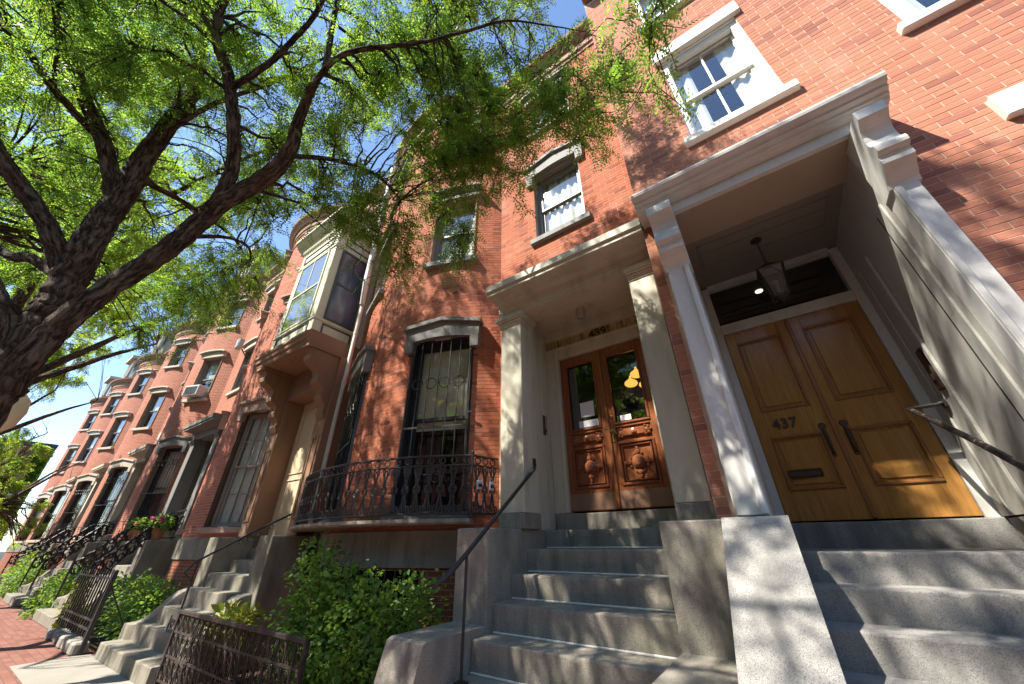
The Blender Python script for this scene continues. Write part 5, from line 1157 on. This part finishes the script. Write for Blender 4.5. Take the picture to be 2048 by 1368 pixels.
LIMBS = [
 z_([(-5.05, -0.16, -1.5, 0.209), (-5.04, -0.15, -1.0, 0.170), (-5.05, -0.15, 0.2, 0.148), (-5.05, -0.16, 0.9, 0.148), (-5.04, -0.17, 1.34, 0.152), (-5.03, -0.18, 1.72, 0.137), (-5.0, -0.18, 2.02, 0.123), (-4.96, -0.22, 2.45, 0.122), (-4.97, -0.26, 2.9, 0.117), (-4.93, -0.27, 3.37, 0.107), (-4.81, -0.31, 3.96, 0.091), (-4.64, -0.31, 4.54, 0.079), (-4.59, -0.31, 4.97, 0.071), (-4.62, -0.4, 5.4, 0.055), (-4.75, -0.6, 6.3, 0.048), (-4.7, -0.9, 7.6, 0.040), (-4.6, -1.1, 9.0, 0.028), (-4.5, -1.2, 10.6, 0.012)]),
 z_([(-5.04, -0.17, 1.05, 0.111), (-4.9, -0.10, 1.55, 0.104), (-4.63, 0.02, 2.03, 0.092), (-4.32, 0.20, 2.48, 0.087), (-4.01, 0.31, 2.86, 0.085), (-3.85, 0.37, 3.08, 0.085), (-3.39, 0.53, 3.36, 0.078), (-3.09, 0.54, 3.54, 0.060), (-2.89, 0.46, 3.75, 0.049), (-2.53, 0.40, 4.01, 0.029), (-2.16, 0.46, 4.08, 0.024), (-1.58, 0.76, 4.03, 0.017), (-1.10, 0.92, 3.87, 0.013), (-0.76, 1.05, 3.82, 0.009), (-0.48, 1.21, 3.66, 0.006), (-0.2, 1.35, 3.4, 0.003)]),
 z_([(-3.95, 0.34, 2.98, 0.068), (-3.71, 0.29, 3.39, 0.061), (-3.51, 0.11, 3.74, 0.057), (-3.36, -0.12, 4.13, 0.052), (-3.30, -0.35, 4.42, 0.046), (-3.21, -0.47, 4.79, 0.042), (-3.0, -0.9, 5.6, 0.030), (-2.6, -1.4, 6.5, 0.015)]),
 z_([(-3.37, -0.05, 4.0, 0.031), (-2.89, 0.07, 4.12, 0.027), (-2.55, 0.11, 4.21, 0.023), (-2.20, 0.12, 4.34, 0.020), (-1.7, 0.0, 4.9, 0.014), (-1.2, -0.3, 5.4, 0.008)]),
 z_([(-4.95, -0.28, 3.2, 0.078), (-4.85, -0.55, 3.68, 0.069), (-4.81, -0.91, 4.13, 0.062), (-4.74, -1.22, 4.55, 0.055), (-4.83, -1.54, 4.94, 0.043), (-4.6, -2.1, 6.0, 0.023)]),
 z_([(-5.03, -0.25, 2.3, 0.086), (-4.99, -0.53, 2.67, 0.074), (-5.0, -0.76, 2.9, 0.070), (-5.02, -1.01, 3.14, 0.066), (-5.1, -1.6, 3.8, 0.055), (-5.3, -2.5, 4.8, 0.031)]),
 z_([(-5.05, -0.25, 2.25, 0.055), (-5.37, -0.51, 2.47, 0.047), (-5.75, -0.73, 2.61, 0.043), (-6.6, -1.4, 3.4, 0.027)]),
 z_([(-5.05, -0.18, 1.2, 0.094), (-5.04, -0.33, 1.68, 0.086), (-5.08, -0.5, 1.9, 0.078), (-5.6, -0.9, 2.6, 0.055), (-6.6, -1.3, 3.8, 0.031)]),
 z_([(-4.84, -0.7, 3.8, 0.039), (-4.83, -1.06, 4.01, 0.036), (-4.83, -1.38, 4.29, 0.031), (-4.94, -1.61, 4.5, 0.027), (-5.2, -2.0, 5.3, 0.016)]),
 z_([(-4.75, -0.31, 4.2, 0.035), (-4.3, -0.1, 4.7, 0.028), (-3.6, 0.3, 5.2, 0.022), (-2.8, 0.6, 5.6, 0.009)]),
 z_([(-4.9, -0.28, 3.6, 0.035), (-5.3, 0.3, 3.9, 0.028), (-5.9, 0.9, 4.2, 0.022), (-6.5, 1.3, 4.3, 0.009)]),
 z_([(-2.5, 0.42, 4.02, 0.031), (-2.1, 0.1, 5.0, 0.023), (-1.6, -0.4, 6.0, 0.017), (-1.0, -1.0, 6.8, 0.009)]),
 z_([(-4.75, -1.3, 4.6, 0.035), (-3.6, -1.9, 5.8, 0.027), (-2.4, -2.3, 6.5, 0.020), (-1.2, -2.5, 7.0, 0.009)]),
 z_([(-4.72, -0.7, 6.6, 0.035), (-3.6, -0.9, 7.8, 0.028), (-2.4, -1.0, 8.7, 0.022), (-1.2, -1.1, 9.0, 0.009)]),
 z_([(-4.72, -0.8, 7.0, 0.035), (-5.8, -1.0, 8.1, 0.028), (-7.2, -1.2, 9.2, 0.020), (-8.8, -1.2, 9.6, 0.009)]),
 z_([(-3.9, 0.1, 5.1, 0.023), (-3.4, 0.8, 6.1, 0.020), (-2.4, 1.3, 6.9, 0.016), (-1.2, 1.5, 7.0, 0.008)]),
 z_([(-5.1, 0.05, 3.8, 0.027), (-5.3, 0.4, 5.0, 0.023), (-5.6, 0.8, 6.2, 0.016), (-6.6, 0.9, 6.8, 0.008)]),
 z_([(-3.2, 0.54, 3.5, 0.027), (-3.0, 0.9, 3.7, 0.022), (-2.7, 1.25, 3.6, 0.016), (-2.5, 1.5, 3.3, 0.008)]),
 z_([(-4.2, 0.25, 2.7, 0.023), (-4.4, 0.6, 3.1, 0.020), (-4.8, 0.9, 3.4, 0.016), (-5.3, 1.1, 3.5, 0.008)]),
]
def E_(c, r, w=1.0): return ((c[0], c[1], c[2] + U), r, w)
ELLS = [E_((0.12, 1.42, 3.0), (0.26, 0.18, 0.34), 2.6), E_((-0.2, 1.75, 3.4), (0.38, 0.26, 0.40), 2.2), E_((-0.7, 1.9, 3.85), (0.65, 0.42, 0.65), 2.8), E_((-1.4, 1.8, 4.05), (0.75, 0.5, 0.8), 2.8), E_((-2.1, 1.75, 3.85), (0.75, 0.5, 0.8), 2.7), E_((-2.7, 1.6, 3.6), (0.7, 0.5, 0.7), 2.6), E_((-3.2, 1.35, 3.6), (0.7, 0.5, 0.7), 2.4), E_((-1.9, 1.4, 4.7), (0.95, 0.5, 0.5), 2.0),
        E_((-3.0, 1.85, 2.95), (0.36, 0.2, 0.45), 4.2), E_((-2.2, 2.1, 3.0), (0.3, 0.16, 0.35), 3.4), E_((-1.4, 2.1, 3.15), (0.26, 0.14, 0.32), 3.4), E_((-1.25, 1.2, 4.4), (0.9, 0.55, 0.45), 1.6), E_((-2.2, 0.9, 4.4), (1.1, 0.7, 0.5), 1.4), E_((-3.2, 0.7, 4.4), (1.0, 0.7, 0.6), 1.2), E_((-4.6, 0.7, 4.1), (1.1, 0.7, 0.8), 1.05), E_((-5.9, 0.95, 3.8), (1.1, 0.65, 0.85), 1.05), E_((-7.6, 0.95, 3.8), (1.3, 0.8, 0.9), 1.1),
        E_((-2.4, 0.5, 5.5), (1.3, 0.7, 0.55), 0.9), E_((-1.3, 0.9, 5.2), (0.9, 0.55, 0.5), 0.9), E_((-1.2, -2.4, 5.9), (0.9, 0.7, 0.6), 0.6), E_((-0.5, -1.2, 4.9), (0.7, 0.5, 0.4), 0.5), E_((-2.3, -2.2, 5.8), (1.0, 0.8, 0.5), 0.5), E_((-0.8, -1.1, 6.2), (0.8, 0.6, 0.5), 0.65), E_((-3.4, -3.0, 6.0), (1.0, 0.8, 0.6), 0.51), E_((0.2, -3.2, 5.8), (0.9, 0.8, 0.6), 0.35),
        E_((-4.6, -0.9, 4.9), (2.0, 1.4, 1.2), 0.9), E_((-6.4, -0.9, 4.0), (1.7, 1.3, 1.2), 1.0), E_((-3.4, 0.2, 5.2), (1.8, 1.1, 0.7), 0.6),
        E_((-0.9, 1.6, 6.9), (0.8, 0.5, 0.85), 2.0), E_((-0.55, 1.7, 7.5), (0.5, 0.35, 0.5), 1.6), E_((-1.9, 1.6, 7.6), (0.7, 0.4, 0.6), 1.3), E_((-2.3, 1.5, 7.0), (0.9, 0.5, 0.9), 1.0), E_((-4.2, 1.3, 6.9), (1.0, 0.5, 1.0), 0.95), E_((-5.9, 1.0, 6.6), (1.1, 0.6, 1.1), 0.85), E_((-7.6, 0.8, 6.5), (1.1, 0.6, 1.1), 0.75),
        E_((-9.0, -1.2, 9.2), (1.6, 1.4, 1.8), 0.23), E_((-7.0, -1.2, 9.4), (1.6, 1.4, 1.8), 0.25), E_((-5.0, -1.2, 9.5), (1.6, 1.4, 1.8), 0.25), E_((-3.2, -1.2, 9.3), (1.5, 1.4, 1.8), 0.25), E_((-1.5, -1.0, 8.6), (1.3, 1.2, 1.4), 0.29), E_((-0.3, -1.3, 7.6), (1.1, 1.2, 1.2), 0.38),
        E_((-7.2, -1.6, 7.0), (1.5, 1.2, 1.2), 0.29), E_((-5.0, -1.8, 7.1), (1.5, 1.2, 1.2), 0.29), E_((-3.0, -1.8, 6.9), (1.4, 1.2, 1.2), 0.29), E_((-1.3, -1.7, 6.6), (1.2, 1.1, 1.1), 0.35), E_((-0.2, -2.4, 6.2), (1.0, 1.1, 1.0), 0.43), E_((-1.0, -3.4, 6.0), (1.5, 1.0, 1.0), 0.41)]
nl = tree('big dark-barked honey locust tree leaning over the sidewalk at the left', LIMBS, ELLS, 640, 9700, 9, (0.17, 7, 0.016, 0.040), 'locust_leaf', 'honey locust street trees', (-5.0, 0, 0), clear=lambda p: math.hypot(p[0], p[1]) < 0.8 and p[2] < 4.0)
def far_tree(x, y, label, seed, h=10.6, sc=1.25, n=1500):
    random.seed(seed)
    lim = [[(x, y, 0, 0.24), (x + 0.05, y, 1.5, 0.19), (x, y + 0.1, 3.0, 0.17), (x + 0.2, y, 4.5, 0.12), (x + 0.3, y - 0.2, 6.2, 0.08), (x + 0.2, y - 0.3, h, 0.03)]]
    for k in range(6):
        a = k * PI / 3 + random.uniform(-0.4, 0.4); l = random.uniform(2.2, 3.4); zz = random.uniform(2.8, 4.6)
        lim.append([(x, y + 0.05, zz, 0.10), (x + cos(a) * l * 0.35, y + sin(a) * l * 0.3, zz + 0.9, 0.08), (x + cos(a) * l * 0.7, y + sin(a) * l * 0.6, zz + 1.9, 0.05), (x + cos(a) * l, y + sin(a) * l * 0.85, zz + 2.6, 0.02)])
    el = [((x, y - 0.4, h - 1.2), (3.4 * sc, 2.4 * sc, 2.2)), ((x + 1.2, y + 1.1, h - 2.6), (2.0, 1.3, 1.3)), ((x - 1.4, y + 0.9, h - 2.9), (2.1, 1.4, 1.3)), ((x + 1.6, y - 1.2, h - 2.2), (1.9, 1.6, 1.5)), ((x - 1.5, y - 1.3, h - 2.2), (1.9, 1.6, 1.5))]
    tree(label, lim, el, 120, n, 9, (0.24, 5, 0.040, 0.075), 'far_leaf', 'honey locust street trees', (x, y, 0), trunk_n=10)
far_tree(-12.6, -0.75, 'second honey locust, bright green crown behind the near trunk', 11)
far_tree(-20.5, -0.8, 'third honey locust down the street, sunlit yellow-green crown', 12)
far_tree(-30.0, -0.6, 'distant honey locust with pale green crown near the ivy building', 13, 8.0, 1.0, 700)
far_tree(-33.0, 1.3, 'small leafy tree standing low in front of the ivy building', 14, 5.2, 0.55, 500)

far_tree(-6.0, -10.6, 'locust tree across the street mirrored in the window panes', 21, 9.5, 1.0, 500)
far_tree(3.0, -10.6, 'locust tree across the street mirrored in the transom panes', 22, 9.5, 1.0, 500)
class FlatN:
    step = 50.0
    def __call__(s, u, d, z): return (u, -15.0 + d, z)
    def fr(s, u): return Matrix.Translation((u, -15.0, 0)) @ Matrix.Rotation(PI, 4, 'Z')
fn = FlatN()
OT = thing('terrace_across', 'brick terrace across the street mirrored in the window panes', 'building', (-5, -15, 0))
oh = [(-28 + 2.6 * k, -28 + 2.6 * k + 1.0, a, b) for k in range(19) for a, b in ((1.8, 4.0), (5.6, 7.4), (8.8, 10.2))]
obj('wall', wall_mesh(fn, -32, 24, 0, 11.5, oh), 'brick_far', OT, fix=False)
mb = MB(); mb.box(-32, 24, -25, -15.6, 0, 11.4); obj('interior', mb, 'room', OT)
mb = MB(); mb.box(-32, 24, -25, -14.7, 11.51, 12.2); obj('roof', mb, 'slate', OT)
# ------------------------------------------------------------------ street lamp and the building at the end of the street
SL = thing('street_lamp', 'old street lamp with cream glass globe half hidden behind the tree trunk', 'street lamp', (-8.9, -0.45, 0))
obj('post', MB().lathe([(0.16, 0), (0.16, 0.3), (0.09, 0.5), (0.06, 1.2), (0.05, 2.75), (0.09, 2.85), (0.12, 2.92)], (-8.9, -0.1, 0), 12), 'iron', SL)
obj('globe', MB().lathe([(0.10, 2.93), (0.19, 3.05), (0.22, 3.25), (0.19, 3.42), (0.10, 3.52)], (-8.9, -0.1, 0), 16), 'globe_glass', SL, smooth=True)
obj('finial', MB().lathe([(0.11, 3.52), (0.12, 3.56), (0.03, 3.66), (0.02, 3.74)], (-8.9, -0.1, 0), 10), 'iron', SL)
EB = thing('end_building', 'pink brick building partly covered in ivy closing the street at far left', 'building', (-56, -2, 0))
class SideX:
    step = 50.0
    def __call__(s, u, d, z): return (-54.0 + d, u, z)
    def fr(s, u): return frame_matrix(-54.0, u, PI / 2)
sx = SideX(); eh = [(2.0 - 3.0 * k - 0.8, 2.0 - 3.0 * k + 0.8, a, b) for k in range(5) for (a, b) in ((2.0, 4.0), (5.6, 7.6))]
obj('wall', wall_mesh(sx, -14, 3.6, 0, 9.6, eh), 'brick_far_grey', EB, fix=False)
mb = MB(); mb.box(-64, -54.01, -14, 3.6, 9.3, 9.58); mb.box(-64, -54.01, 3.55, 3.6, 0, 9.3); mb.box(-54.0, -53.8, -14, 3.62, 9.45, 9.8); obj('roof', mb, 'slate', EB)
for (a, b, c, d) in eh: window(EB, sx, (a + b) / 2, 1.6, c, d, sash='white_paint', lintel=None, lmat='white_stone', muntin=1, dress='shade', reveal='white_stone')
k = 2600; pp = np.column_stack([np.full(k, -53.95) + rng.random(k) * 0.15, 3.5 - np.abs(rng.normal(0, 0.55, k)), rng.random(k) * 9.3]); v, f = leaf_cloud(pp, np.tile((1.0, 0, -0.3), (k, 1)), 0.26); o = obj('ivy', np_mesh('ivy', v, f, 'far_leaf'), None, EB); o['kind'] = 'stuff'
mb = MB(); mb.box(-53.98, -53.7, 1.3, 2.7, 5.25, 5.5); obj('flower_box', mb, 'white_paint', EB)
print('leaves', nl, 'objects', len(bpy.data.objects), 'tris', sum(len(p.data.loop_triangles) or len(p.data.polygons) * 2 for p in bpy.data.objects if p.type == 'MESH'))
